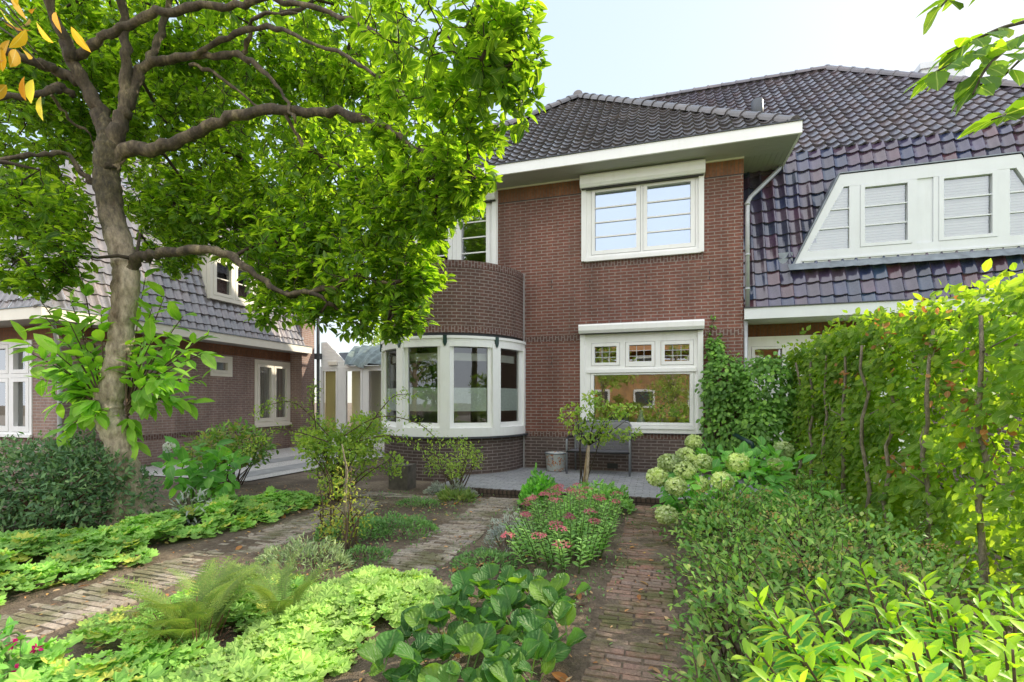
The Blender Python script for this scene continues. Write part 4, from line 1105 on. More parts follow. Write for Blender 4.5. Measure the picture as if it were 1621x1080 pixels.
M['berg'] = leaf_mat('bergenia_leaf', [(.024, .068, .018), (.033, .084, .020), (.020, .054, .017), (.068, .125, .022), (.028, .072, .020)], (1.6, 1.6, .3), .35, .42, vein=(.22, .34, .12), veinamt=.6, crinkle=.6)
M['fern'] = leaf_mat('fern_frond', [(0.0697, 0.1102, 0.0338), (0.0861, 0.1254, 0.0375), (0.0574, 0.095, 0.03), (0.1066, 0.1292, 0.045)], (1.2, 1.2, .5), .3, .6, veinamt=0)
M['sedum'] = leaf_mat('sedum_leaf', [(0.1045, 0.2042, 0.0617), (0.1283, 0.2327, 0.0665), (0.1425, 0.2565, 0.057), (0.0855, 0.171, 0.057)], (1.1, 1.2, .5), .2, .45)
M['pink'] = leaf_mat('sedum_flower', [(.46, .10, .17), (.56, .16, .24), (.38, .07, .12), (.48, .22, .24)], (1.2, .9, .9), .2, .7, veinamt=0)
M['pale_head'] = leaf_mat('hydrangea_floret', [(0.528, 0.638, 0.286), (0.6, 0.696, 0.364), (0.456, 0.5684, 0.221), (0.648, 0.7192, 0.442)], (1.1, 1.1, .7), .3, .7, veinamt=0)
M['hyd_leaf'] = leaf_mat('hydrangea_leaf', [(.055, .145, .035), (.075, .185, .04), (.11, .235, .05)], (1.2, 1.4, .4), .35, .45)
M['spirea'] = leaf_mat('spirea_leaf', [(0.052, 0.1201, 0.0287), (0.0707, 0.1474, 0.0331), (0.0395, 0.0928, 0.0243), (0.0936, 0.1747, 0.0398), (0.1352, 0.1966, 0.0464), (0.0603, 0.131, 0.0309), (0.1144, 0.1365, 0.0464)], (1.2, 1.3, .5), .3, .5)
M['varieg'] = leaf_mat('variegated_leaf', [(0.069, 0.1815, 0.045), (0.092, 0.22, 0.05), (0.115, 0.2585, 0.055)], (1.3, 1.4, .4), .4, .42, margin=(.66, .78, .10), veinamt=.08)
M['bright'] = leaf_mat('bright_young_leaf', [(0.324, 0.559, 0.066), (0.486, 0.676, 0.077), (0.351, 0.559, 0.055)], (1.3, 1.4, .4), .45, .42, veinamt=.12)
M['dark_shrub'] = leaf_mat('dark_shrub_leaf', [(.045, .085, .042), (.06, .11, .05), (.035, .07, .04), (.085, .13, .055)], (1.1, 1.2, .6), .2, .5, veinamt=0)
M['rose_leaf'] = leaf_mat('rose_leaf', [(.10, .165, .035), (.14, .21, .045), (.075, .13, .03), (.20, .26, .05), (.17, .22, .05)], (1.3, 1.3, .5), .4, .5)
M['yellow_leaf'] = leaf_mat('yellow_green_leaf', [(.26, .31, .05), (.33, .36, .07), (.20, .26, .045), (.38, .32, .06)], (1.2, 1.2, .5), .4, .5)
M['rhodo'] = leaf_mat('rhododendron_leaf', [(.06, .12, .028), (.08, .15, .032), (.05, .10, .025), (.12, .18, .04), (.16, .13, .05)], (1.2, 1.3, .4), .3, .4)
M['grey_leaf'] = leaf_mat('silver_leaf', [(.20, .22, .20), (.26, .28, .26), (.15, .17, .15)], (1, 1, .9), .2, .7, veinamt=0)
M['heath'] = leaf_mat('heather_leaf', [(.10, .14, .075), (.12, .16, .085), (.15, .18, .10), (.085, .12, .06)], (1, 1.1, .7), .2, .6, veinamt=0)
M['mat_leaf'] = leaf_mat('mat_plant_leaf', [(.055, .12, .04), (.075, .15, .05), (.045, .095, .035), (.10, .17, .06)], (1.1, 1.2, .5), .2, .5, veinamt=0)
M['litter'] = leaf_mat('fallen_leaf', [(.13, .075, .04), (.19, .12, .07), (.08, .05, .03), (.24, .17, .10), (.22, .10, .04), (.30, .22, .08)], (1, .8, .6), .15, .8, veinamt=0)
M['magenta'] = leaf_mat('magenta_petal', [(.55, .02, .20), (.65, .04, .28)], (1, .7, .9), .3, .6, veinamt=0)
M['red_petal'] = leaf_mat('red_petal', [(.45, .02, .03), (.55, .05, .04)], (1, .7, .7), .3, .6, veinamt=0)
M['white_petal'] = leaf_mat('white_petal', [(.75, .75, .76), (.8, .8, .82)], (1, 1, 1), .3, .6, veinamt=0)
M['bark'] = bark_mat('magnolia_bark', (.075, .058, .040), (.25, .22, .18), (.34, .31, .265), 5, 3.15)
M['bark_dark'] = bark_mat('mossy_branch_bark', (.018, .015, .012), (.060, .050, .036), (.15, .13, .085), 7)
M['twig'] = plain('dark_twig', (.050, .036, .024), .9, .3, 20)
M['stem_brown'] = plain('brown_stem', (.10, .065, .042), .9, .3, 20)
M['stem_red'] = plain('reddish_stem', (.14, .06, .04), .8, .3, 20)
M['stem_green'] = plain('green_stem', (.13, .20, .06), .7, .2, 20)
M['hedge_bark'] = bark_mat('hedge_stem_bark', (.07, .065, .05), (.14, .125, .10), (.19, .17, .13), 9)

def smooth_path(P, R, k=4):
    P = np.array(P, float); n = len(P); out = []; ro = []
    for i in range(n - 1):
        p0, p1, p2, p3 = P[max(i - 1, 0)], P[i], P[i + 1], P[min(i + 2, n - 1)]
        for q in range(k):
            t = q / k
            out.append(.5 * ((2 * p1) + (-p0 + p2) * t + (2 * p0 - 5 * p1 + 4 * p2 - p3) * t * t + (-p0 + 3 * p1 - 3 * p2 + p3) * t ** 3))
            ro.append(R[i] * (1 - t) + R[i + 1] * t)
    out.append(P[-1]); ro.append(R[-1])
    return out, ro

# ------------------------------------------------------------------ magnolia
T = thing('magnolia_tree', 'large spreading magnolia with a bent bare trunk and dense green crown', 'tree', tuple(site(205, 838, 5.5)))
tr_px = [(208, 850, 96, 5.5), (204, 800, 74, 5.5), (200, 760, 60, 5.5), (194, 720, 57, 5.5), (182, 680, 62, 5.5), (170, 645, 60, 5.5), (181, 600, 52, 5.5), (188, 560, 50, 5.5), (195, 500, 50, 5.5), (199, 440, 53, 5.5), (193, 400, 54, 5.5),
         (176, 330, 50, 5.5), (168, 280, 52, 5.5), (172, 240, 54, 5.5), (172, 215, 44, 5.5), (166, 192, 30, 5.5), (160, 170, 10, 5.5)]
def wide(px): return math.cos(math.atan((px - 810.5) / 767))
P, Rr = smooth_path([site(a, b, c) for a, b, w, c in tr_px], [w / 2 * c / 767 * wide(a) * .86 for a, b, w, c in tr_px], 9)
mb = MB(); mb.tube(P, [r * (1 + .05 * math.sin(i * 1.7) + .03 * math.sin(i * .9)) for i, r in enumerate(Rr)], 30)
for a, b, c, d in (((200, 800, 5.5), (160, 850, 5.3), .16, .05), ((205, 800, 5.5), (250, 850, 5.4), .15, .05), ((205, 810, 5.5), (215, 870, 5.1), .14, .05)):
    mb.tube([site(*a), (site(*a) + site(*b)) / 2 + (0, 0, -.05), site(*b)], [c, (c + d) / 2, d], 10)
tko = rough(mb.build('trunk', M['bark'], T, True), .014, 5.0)
nodes = []
def limb(pts, name='branch', mat='bark_dark', sides=10):
    P, R = smooth_path([site(a, b, c) for a, b, c, w in pts], [w / 2 * c / 767 * wide(a) * .76 for a, b, c, w in pts], 5)
    P = [p + rng.normal(size=3) * .012 for p in P]
    mb = MB(); mb.tube(P, [r * (1 + .07 * rng.normal()) for r in R], 14); rough(mb.build(name, M[mat], T, True), .012, 9.0)
    nodes.extend(P[4:])
limb([(176, 258, 5.5, 40), (200, 238, 5.5, 38), (250, 235, 5.45, 31), (300, 215, 5.4, 27), (350, 190, 5.3, 25), (420, 174, 5.2, 23), (500, 178, 5.0, 20), (560, 186, 4.8, 17), (615, 205, 4.6, 13), (668, 242, 4.4, 9), (720, 262, 4.2, 5)])
limb([(198, 440, 5.5, 36), (216, 412, 5.45, 28), (245, 402, 5.4, 25), (300, 396, 5.3, 22), (352, 400, 5.2, 20), (395, 428, 5.1, 16), (455, 464, 5.0, 13), (520, 455, 4.9, 11), (575, 440, 4.8, 7), (620, 450, 4.7, 4)])
limb([(172, 270, 5.5, 52), (172, 225, 5.5, 48), (163, 195, 5.5, 42), (148, 160, 5.5, 36), (120, 108, 5.4, 33), (104, 67, 5.3, 30), (85, 30, 5.2, 26), (70, -40, 5.1, 20), (40, -160, 5.0, 10)])
limb([(125, 125, 5.45, 30), (95, 115, 5.4, 28), (55, 98, 5.2, 25), (0, 76, 5.0, 22), (-80, 50, 4.8, 12)])
limb([(174, 262, 5.5, 46), (185, 215, 5.5, 42), (196, 178, 5.5, 32), (199, 120, 5.5, 26), (200, 63, 5.5, 23), (194, 0, 5.4, 20), (200, -90, 5.3, 12)])
limb([(195, 185, 5.5, 30), (208, 148, 5.55, 28), (222, 112, 5.6, 25), (259, 96, 5.6, 21), (315, 89, 5.5, 18), (370, 89, 5.3, 15), (407, 104, 5.2, 12), (444, 144, 5.1, 7), (470, 190, 5.0, 4)])
limb([(118, 92, 5.4, 22), (150, 68, 5.3, 22), (185, 48, 5.2, 22), (240, 26, 5.1, 20), (300, 12, 5.0, 19), (360, 8, 4.9, 17), (430, 2, 4.7, 16), (520, 20, 4.5, 11), (610, 60, 4.2, 7), (690, 90, 3.9, 4)])
limb([(160, 300, 5.5, 20), (130, 274, 5.4, 16), (104, 244, 5.3, 14), (60, 245, 5.1, 13), (0, 252, 4.9, 12), (-60, 262, 4.8, 8)])
limb([(112, 150, 5.45, 16), (95, 138, 5.4, 20), (74, 148, 5.3, 19), (0, 155, 5.1, 15), (-60, 170, 5, 8)])
limb([(222, 112, 5.6, 22), (250, 70, 5.7, 18), (265, 20, 5.8, 15), (290, -60, 5.9, 8)])
limb([(300, 90, 5.5, 14), (360, 60, 5.2, 12), (420, 45, 4.9, 12), (500, 70, 4.6, 9), (580, 110, 4.3, 7), (640, 150, 4.1, 4)])
limb([(380, 92, 5.3, 13), (396, 60, 5.2, 11), (400, 30, 5.1, 9), (470, 20, 4.8, 6)])
limb([(300, 100, 5.5, 9), (340, 115, 5.5, 9), (380, 150, 5.4, 7), (420, 180, 5.3, 5)])
limb([(82, 150, 5.4, 9), (110, 190, 5.6, 8), (145, 218, 5.7, 6), (150, 270, 5.8, 4)])
limb([(450, 172, 5.1, 9), (480, 230, 5.2, 8), (530, 260, 5.2, 7), (590, 300, 5.1, 5), (640, 340, 5.0, 3)])
blobs = [(700, 50, 3.5, .62), (770, 150, 3.7, .42), (660, 200, 4.9, .6), (560, 50, 5.6, .8), (430, 60, 6.4, .9), (300, 40, 6.8, .85), (150, -10, 7.0, .8), (30, 50, 6.4, .7), (560, 170, 6.2, .7),
         (40, 200, 6.3, .85), (25, 325, 5.0, .42), (95, 395, 5.0, .28), (60, 440, 5.0, .18), (300, 230, 6.9, .95), (420, 260, 6.7, 1.05), (540, 300, 5.9, .95), (330, 340, 6.3, .68),
         (480, 390, 5.7, .65), (590, 430, 5.1, .55), (640, 380, 4.9, .42), (700, 290, 4.4, .42), (560, 470, 5.2, .33), (440, 430, 5.6, .42), (265, 400, 6.0, .32), (640, 480, 4.9, .22), (740, 240, 3.9, .34),
         (800, 60, 3.4, .32), (810, 120, 3.5, .2), (250, 140, 7.0, .95), (120, 150, 6.6, .85), (660, 290, 4.8, .5), (690, 350, 4.6, .22), (730, 300, 4.2, .22), (250, -170, 5.4, .9), (60, -150, 5.0, .8), (500, 470, 5.4, .25), (290, 330, 6.2, .5), (380, 360, 6.0, .5), (520, 400, 5.5, .5), (440, 340, 6.2, .6), (600, 330, 5.2, .5), (650, 430, 4.9, .36), (655, 495, 4.8, .18), (665, 440, 4.7, .16), (60, 330, 5.6, .5), (20, 420, 5.3, .3), (100, 330, 6.2, .35), (110, 430, 5.2, .2), (500, 440, 5.3, .35), (240, 330, 6.6, .4), (100, 60, 7.2, .75), (220, 100, 7.4, .75), (350, 130, 7.2, .75), (50, 130, 7.0, .65), (180, 220, 7.5, .6), (430, 480, 5.3, .26), (500, 495, 5.1, .24), (570, 505, 5.0, .24), (625, 515, 4.9, .15), (480, 130, 6.8, .7)]
TW = MB(); cl_p = []; cl_t = []; cl_s = []
for px, py, cz, r in blobs:
    c = site(px, py, cz)
    N_ = np.array(nodes); k = np.argmin(np.linalg.norm(N_ - c, axis=1)); s = N_[k]
    if np.linalg.norm(c - s) > .15:
        mid = (s + c) / 2 + rng.normal(size=3) * .12; q = [s, s * .65 + mid * .35 + rng.normal(size=3) * .03, mid, mid * .5 + c * .5 + rng.normal(size=3) * .05, c]
        TW.tube(q, [.024, .020, .016, .012, .008], 6); nodes.extend(q[1:])
    n = int(470 * r * r * (1.25 if cz > 4.1 else .9)) + 12
    if py < -50: n = int(n * .55)
    u = rdir(n); p = c + u * r * ((.25 + .75 * rng.random((n, 1))) ** .5) * (1, 1, .92)
    cl_p.append(p)
cl_p = np.vstack(cl_p)
order = []
N_ = np.array(nodes); dmin = np.array([np.min(np.linalg.norm(N_ - p, axis=1)) for p in cl_p])
LP, LD, LN, LS = [], [], [], []
nl = list(nodes)
arr = np.zeros((len(nl) + 4 * len(cl_p), 3)); arr[:len(nl)] = nl; cnt = len(nl)
for i in np.argsort(dmin):
    p = cl_p[i]; dd = np.linalg.norm(arr[:cnt] - p, axis=1); k = np.argmin(dd); s = arr[k].copy(); L = dd[k]
    m1 = s + (p - s) * .4 + rng.normal(size=3) * L * .12; m2 = s + (p - s) * .75 + rng.normal(size=3) * L * .10
    TW.tube([s, m1, m2, p], [.004 + .006 * min(1, L), .0045 + .003 * L, .004, .003], 4, False)
    for q in (m1, m2, p): arr[cnt] = q; cnt += 1
    t = unit(p - m2 + (0, 0, .02))
    k2 = 6 + int(rng.integers(0, 4))
    for j in range(k2):
        a = rng.normal(size=3); a -= t * np.dot(a, t); a = unit(a)
        e = rng.random()
        d = unit(t * (.25 + .5 * e) + a * .8 + np.array((0, 0, -.30)))
        LP.append(p - t * .09 * rng.random() + a * .01); LD.append(d); LN.append(unit(t * .5 + np.array((0, 0, .7)) + rng.normal(size=3) * .35)); LS.append(.096 * (.45 + .9 * rng.random()))
TW.build('twigs', M['twig'], T, True)
cloud('crown', LEAF_BIG, LP, LD, LN, LS, M['mag'], T)
print('magnolia leaves', len(LP))
# yellowing leaves and the sucker shoots round the trunk
n = 26; p = np.array([site(30 + 34 * rng.normal(), 50 + 45 * rng.normal(), 2.7 + .15 * rng.normal()) for _ in range(n)])
d = unit(rng.normal(size=(n, 3)) * .5 + (0, 0, -.8)); cloud('yellow_foliage', LEAF_BIG, p, d, rdir(n) + (0, -.6, .2), .10 + .04 * rng.random(n), M['autumn'], T)
mb = MB()
for k in range(5):
    a = site(-20, -30 + 15 * k, 2.8); b = site(30 + 10 * k, 20 + 22 * k, 2.7); mb.tube([a, (a + b) / 2 + (0, 0, .03), b], [.006, .004, .003], 5)
mb.build('twigs', M['twig'], T, True)
mb = MB(); SP, SD, SN, SS = [], [], [], []
tips = [(60, 470), (110, 510), (80, 570), (200, 470), (260, 470), (320, 560), (290, 600), (140, 640), (50, 560), (100, 600), (260, 600), (330, 530), (40, 540), (70, 500), (110, 470), (90, 560), (130, 520), (150, 580), (120, 610), (90, 640), (60, 600), (150, 660), (240, 490), (270, 530), (300, 560), (250, 580), (320, 600), (280, 630), (240, 640), (210, 700), (100, 690), (130, 440), (230, 440), (290, 500), (160, 490), (240, 540), (130, 560), (310, 640)]
for px, py in tips:
    dz = 5.5 + rng.normal() * .22; tip = site(px, py, dz); base = site(165 if px < 180 else 200, 660 - 20 * rng.random(), 5.5 + (.14 if rng.random() < .6 else -.1))
    mid = base * .5 + tip * .5 + (0, 0, .08); Q, RR = smooth_path([base, mid, tip], [.012, .008, .004], 5); mb.tube(Q, RR, 5)
    m = 13 + int(rng.integers(0, 5))
    for j in range(m):
        f = .3 + .7 * (j + 1) / m; q = Q[min(len(Q) - 1, int(f * (len(Q) - 1)))]; t = unit(Q[-1] - Q[-4])
        a = rng.normal(size=3); a -= t * np.dot(a, t); a = unit(a)
        SP.append(q); SD.append(unit(t * .55 + a * .7 + np.array((0, 0, -.12)))); SN.append(unit(np.array((0, -.25, 1.0)) + rng.normal(size=3) * .3)); SS.append(.225 * (.6 + .6 * rng.random()))
mb.build('sucker_shoots', M['stem_brown'], T, True)
cloud('sucker_foliage', LEAF_BIG, SP, SD, SN, SS, M['mag_young'], T)

# ------------------------------------------------------------------ overhanging branch top right
O = thing('overhanging_tree', 'leafy branch of another tree hanging into the top right corner', 'tree', (4.6, 1.2, 0))
mb = MB(); mb.tube([(4.6, 1.2, -.1), (4.62, 1.22, 2.5), (4.5, 1.3, 5.5)], [.14, .12, .08], 10); mb.build('trunk', M['bark_dark'], O, True)
mb = MB(); LP, LD, LN, LS = [], [], [], []
def spray(pts, nl, sz, w0=.010):
    Q, RR = smooth_path(pts, np.linspace(w0, .003, len(pts)), 6); mb.tube(Q, RR, 6); Q = np.array(Q)
    for j in range(nl):
        f = .35 + .65 * (j + .5) / nl; i = min(len(Q) - 2, int(f * (len(Q) - 1))); t = unit(Q[i + 1] - Q[i])
        s = unit(np.cross(t, (0, 0, 1))) * (1 if j % 2 else -1)
        LP.append(Q[i] + s * .01); LD.append(unit(t * .55 + s * .6 * (1 + .3 * rng.normal()) + np.array((0, 0, -.28 + .2 * rng.normal())))); LN.append(unit(np.array((0, 0, 1)) + rng.normal(size=3) * .35)); LS.append(sz * (.75 + .45 * rng.random()))
A0 = np.array((4.5, 1.3, 4.2)); A1 = site(1690, 20, 2.3)
spray([A0, (A0 + A1) / 2 + (0, 0, .1), A1], 2, .1, .03)
for pts, nl in ((((1690, 20, 2.3), (1610, 62, 2.05), (1540, 85, 1.95), (1470, 120, 1.9)), 20), (((1690, 20, 2.3), (1600, 40, 2.1), (1550, 60, 2.0), (1500, 85, 1.95)), 14), (((1610, 62, 2.05), (1590, 80, 2.0), (1560, 110, 1.9), (1540, 150, 1.85)), 12),
                ((1700, -60, 2.2), (1600, -40, 2.0), (1520, -15, 1.9), (1490, 5, 1.85)) and (((1700, -60, 2.2), (1600, -40, 2.0), (1520, -15, 1.9), (1490, 10, 1.85)), 12), (((1690, 20, 2.3), (1660, 120, 2.0), (1610, 170, 1.8), (1570, 190, 1.7)), 14), (((1690, 20, 2.3), (1650, 60, 2.1), (1620, 90, 2.0), (1590, 120, 1.95)), 10)):
    spray([site(*q) for q in pts], nl, .105)
mb.build('branch', M['twig'], O, True)
cloud('foliage', LEAF_ROUND, LP, LD, LN, LS, M['mag'], O)

# ------------------------------------------------------------------ hedge
HG = thing('hornbeam_hedge', 'tall clipped hornbeam hedge with bare grey stems along the right side', 'hedge', (2.35, 5.8, 0))
for k, y in enumerate(np.arange(3.45, 9.0, .62)):
    mb = MB(); y += rng.normal() * .06; p = [np.array((2.10 + rng.normal() * .03, y, -.05))]
    for q in range(8): p.append(p[0] + np.array((rng.normal() * .028, rng.normal() * .05, .05 + .255 * (q + 1))))
    mb.tube(p, np.linspace(.022, .011, 9) * (1 + .2 * rng.random()), 8)
    for q in range(7):
        s = p[1 + q]; e = s + np.array((.06 + .08 * rng.normal(), rng.normal() * .16, .14 + .12 * rng.random())) * (1 if q < 5 else .5); mb.tube([s, (s + e) / 2 + rng.normal(size=3) * .02, e], [.008, .005, .003], 5)
    mb.build('stem', M['hedge_bark'], HG, True)
n = 31000
y = 3.3 + 5.9 * rng.random(n) ** .9; top = 2.13 + .06 * np.clip(y - 3.3, 0, 2.5) + .03 * np.sin(y * 2.1) + .02 * np.sin(y * 5.3)
z = top * (rng.random(n) ** .82) + rng.normal(size=n) * .03
xw = .28 * (1 - .25 * (z / 2.4)); side = np.where(rng.random(n) < .62, -1, 1)
x = 2.36 + side * xw * (rng.random(n) ** .5) + rng.normal(size=n) * .04 + .05 * np.sin(y * 3 + z * 4)
keep = ~((rng.random(n) < .30) & (y < 5.2) & (z < 1.9))
x, y, z, side = x[keep], y[keep], z[keep], side[keep]; n = len(x)
lump = np.sin(y * 6.3 + 2 * z) * np.sin(z * 7.1 - y) > np.where(y < 6.2, -.45, -.75)
x, y, z, side = x[lump], y[lump], z[lump], side[lump]; n = len(x)
ns = 800; ys = 3.3 + 5.7 * rng.random(ns)
hp_ = np.vstack([np.column_stack([x, y, z]), np.column_stack([2.36 + rng.normal(size=ns) * .2, ys, 2.14 + .06 * np.clip(ys - 3.3, 0, 2.5) + .03 * np.sin(ys * 2.1) + .10 * rng.random(ns)])])
hd_ = np.vstack([unit(np.column_stack([side * .45, rng.normal(size=n) * .8, -.35 + rng.normal(size=n) * .45])), unit(rdir(ns) + (0, 0, .6))])
hn_ = np.vstack([unit(np.column_stack([side * .8 + rng.normal(size=n) * .35, -.45 + rng.normal(size=n) * .4, np.ones(n) * .55])), unit(rdir(ns) + (0, 0, .6))])
cloud('foliage', LEAF_ROUND, hp_, hd_, hn_, np.concatenate([.082 * (.5 + .75 * rng.random(n)), .05 + .04 * rng.random(ns)]), M['hedge'], HG)
n = 170; cy = np.array([4.0, 4.4, 4.9, 5.6, 6.6, 5.2]); k = rng.integers(0, 6, n)
p = np.column_stack([2.16 + rng.normal(size=n) * .07, cy[k] + rng.normal(size=n) * .16, np.array([1.3, 1.6, 2.15, 2.1, 1.7, .9])[k] + rng.normal(size=n) * .12])
cloud('dry_foliage', LEAF_ROUND, p, rdir(n) + (0, 0, -.5), rdir(n), .05 + .025 * rng.random(n), M['brown_leaf'], HG)
# sunlit shrubs of the next garden behind the hedge
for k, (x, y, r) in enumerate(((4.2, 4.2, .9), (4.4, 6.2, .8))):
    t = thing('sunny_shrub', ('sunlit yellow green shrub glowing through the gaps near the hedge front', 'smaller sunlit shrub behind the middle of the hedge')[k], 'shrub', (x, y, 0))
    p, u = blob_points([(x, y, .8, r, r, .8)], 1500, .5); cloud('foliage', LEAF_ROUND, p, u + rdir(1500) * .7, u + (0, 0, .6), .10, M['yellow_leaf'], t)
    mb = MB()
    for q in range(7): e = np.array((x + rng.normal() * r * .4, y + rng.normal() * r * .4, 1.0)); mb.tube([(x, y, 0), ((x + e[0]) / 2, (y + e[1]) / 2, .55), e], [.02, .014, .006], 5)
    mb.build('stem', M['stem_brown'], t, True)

# ------------------------------------------------------------------ climber on the wall end
CL = thing('climbing_plant', 'dark green heart leaved climber covering the wall right of the window', 'climber', (1.25, 9.2, .1))
n = 5400
bl = [(1.25, 9.15, 1.0, .48, .28, .95), (1.15, 9.1, 1.75, .42, .25, .5), (1.75, 8.95, 1.6, .45, .4, .62), (1.7, 8.8, .8, .5, .5, .7), (.98, 9.28, 2.3, .14, .1, .35)]
p, u = blob_points(bl, n, .55); u[:, 1] = -np.abs(u[:, 1])
p[:, 1] = np.minimum(p[:, 1], 9.36)
cloud('foliage', LEAF_ROUND, p, unit(u * .5 + rdir(n) * .6 + (0, -.2, -.7)), unit(u + (0, -.8, .35)), .085 * (.6 + .7 * rng.random(n)), M['climber'], CL)
mb = MB(); v0 = np.array((.90, 9.36, 1.8)); LPv = []
for k in range(4):
    p0 = np.array((.86 + .14 * k, 9.375, 1.9)); q = [p0]
    for j in range(7): q.append(q[-1] + np.array((rng.normal() * .03, 0, (.15, .09, .07, .05)[k]))); LPv += [q[-1] + rng.normal(size=3) * (.03, .01, .02) for _ in range(7)]
    mb.tube(q, .007, 5)
for k in range(8):
    a = np.array((1.0 + .12 * k, 9.3 - .05 * k, .1)); b = a + (rng.normal() * .15, -.02, 1.5); mb.tube([a, (a + b) / 2 + rng.normal(size=3) * .05, b], .012, 5)
mb.build('stem', M['stem_brown'], CL, True)
n = len(LPv); cloud('tendril_foliage', LEAF_ROUND, LPv, rdir(n) + (0, -.5, -.4), rdir(n) * .5 + (0, -1, .3), .05, M['climber'], CL)

# ------------------------------------------------------------------ ground cover
def cover(name, poly, n, mat, h=.20, size=.12, label=None, holes=(), edge=.45):
    q = sample_poly(poly, n); x, y = q[:, 0], q[:, 1]
    keep = np.ones(n, bool)
    for hx, hy, hr in holes: keep &= (x - hx) ** 2 + (y - hy) ** 2 > hr * hr
    keep &= ~((np.sin(x * 3.7 + 1) * np.sin(y * 4.3 + 2 * x) > .80))
    x, y = x[keep], y[keep]; n = len(x)
    pa = np.array(poly); dmin = np.full(n, 9.0)
    for i in range(len(pa)):
        a, b = pa[i - 1], pa[i]; ab = b - a; t = np.clip(((x - a[0]) * ab[0] + (y - a[1]) * ab[1]) / (ab @ ab), 0, 1)
        dmin = np.minimum(dmin, np.hypot(x - a[0] - t * ab[0], y - a[1] - t * ab[1]))
    rag = dmin > .10 * (1 + np.sin(x * 11 + y * 5) + .8 * np.sin(y * 17 - x * 3)) * rng.random(n)
    x, y, dmin = x[rag], y[rag], dmin[rag]; n = len(x)
    m = np.clip(dmin / edge, .15, 1) ** .6
    bumpy = .78 + .22 * np.sin(x * 5.2 + 1.3) * np.sin(y * 6.1) + .1 * np.sin(x * 13 + y * 9)
    z = h * m * bumpy * (1 - .55 * rng.random(n) ** 2.2)
    a = rng.random(n) * 2 * PI
    d = np.column_stack([np.cos(a), np.sin(a), -.25 + .3 * rng.normal(size=n)])
    nr = np.column_stack([rng.normal(size=n) * .24, rng.normal(size=n) * .24 - .15, np.ones(n)])
    o = cloud(name, LOBED, np.column_stack([x, y, z + .02]), d, nr, size * (.4 + .9 * rng.random(n)), mat, None, smooth=False)
    return tag(o, label, 'ground cover', kind='stuff')
cover('ground_cover', [(-4.42, 1.8), (-4.36, 3.2), (-4.45, 3.9), (-4.36, 4.6), (-4.45, 5.75), (-5.1, 6.05), (-5.45, 5.5), (-5.75, 4.6), (-5.65, 3.7), (-6.6, 3.0), (-6.9, 1.9), (-5.4, 1.2)], 5200, M['cranes'], .24, .125,
      'bright green lobed leaf ground cover below the big tree', holes=((-4.5, 3.55, .22),))
cover('ground_cover', [(-3.5, 1.2), (-3.45, 2.3), (-3.3, 2.9), (-2.75, 3.25), (-2.35, 3.1), (-2.3, 2.2), (-2.2, 1.3)], 1900, M['cranes'], .17, .115, 'pale green ground cover around the foot of the fern', holes=((-3.25, 2.25, .16), (-2.9, 1.85, .15)))
cover('ground_cover', [(-2.4, 1.3), (-2.45, 2.4), (-2.5, 3.05), (-2.3, 3.5), (-1.85, 3.62), (-1.5, 3.3), (-1.5, 2.7), (-1.62, 2.2), (-1.5, 1.5)], 3000, M['lime'], .20, .10, 'lime yellow ground cover catching the sun in the centre foreground')
def mat_patch(label, c, rx, ry, h, n, mat, size=.035, tmpl=None, name='mat_plant', cat='low plant'):
    a = rng.random(n) * 2 * PI; r = np.sqrt(rng.random(n)); x = c[0] + rx * r * np.cos(a); y = c[1] + ry * r * np.sin(a)
    z = h * np.sqrt(np.maximum(0, 1 - r * r)) * (.5 + .5 * rng.random(n)) * (.8 + .3 * np.sin(x * 19) * np.sin(y * 17))
    o = thing(name, label, cat, (c[0], c[1], 0))
    cloud('foliage', tmpl or LEAF_SMALL, np.column_stack([x, y, z + .01]), unit(np.column_stack([np.cos(a) * .5, np.sin(a) * .5, .45 + .5 * rng.random(n)]) + rng.normal(size=(n, 3)) * .35), rdir(n) + (0, 0, .5), size * (.7 + .6 * rng.random(n)), mat, o)
    mb = MB()
    for k in range(10):
        b = rng.random() * 6.28; q = rng.random() ** .5 * .8; e = np.array((c[0] + rx * q * math.cos(b), c[1] + ry * q * math.sin(b), h * .7)); mb.tube([(c[0] + rx * q * .5 * math.cos(b), c[1] + ry * q * .5 * math.sin(b), 0), e], [.005, .003], 4)
    mb.build('stem', M['stem_brown'], o)
    return o
mat_patch('low dark green mat plant beside the middle brick path', (-2.75, 4.75), .48, .35, .20, 1600, M['mat_leaf'])
mat_patch('small rounded green tuft at the near edge of the middle bed', (-2.55, 3.85), .25, .2, .14, 600, M['mat_leaf'], .03)
mat_patch('green and rust coloured low plant left of the yellow sapling', (-3.15, 4.5), .35, .4, .22, 1100, M['mat_leaf'], .045)
mat_patch('flat green rosette plant in the bed near the stone block', (-3.15, 6.0), .30, .18, .12, 500, M['mat_leaf'], .05, LEAF_NARROW)
mat_patch('silvery lavender tuft in front of the terrace edge', (-3.0, 6.75), .42, .14, .22, 800, M['grey_leaf'], .06, LEAF_NARROW, 'lavender_plant')
mat_patch('grey lavender clump left of the sedum', (-1.42, 4.65), .22, .38, .34, 900, M['grey_leaf'], .05, LEAF_NARROW, 'lavender_plant')
mat_patch('dark creeping thyme patch in front of the lavender clump', (-1.45, 4.0), .28, .3, .14, 900, M['mat_leaf'], .03)
mat_patch('straw coloured grass tuft by the end of the middle path', (-2.75, 6.35), .25, .14, .16, 300, M['fern'], .12, LEAF_NARROW, 'grass_tuft')
mat_patch('wispy grey green heather behind the fern', (-2.9, 3.45), .42, .36, .28, 1300, M['heath'], .05, LEAF_NARROW, 'heather_plant')
mat_patch('leafy green perennial at the foot of the small standard tree', (-.75, 6.45), .45, .42, .40, 1700, M['sedum'], .06, LEAF, 'perennial_plant')
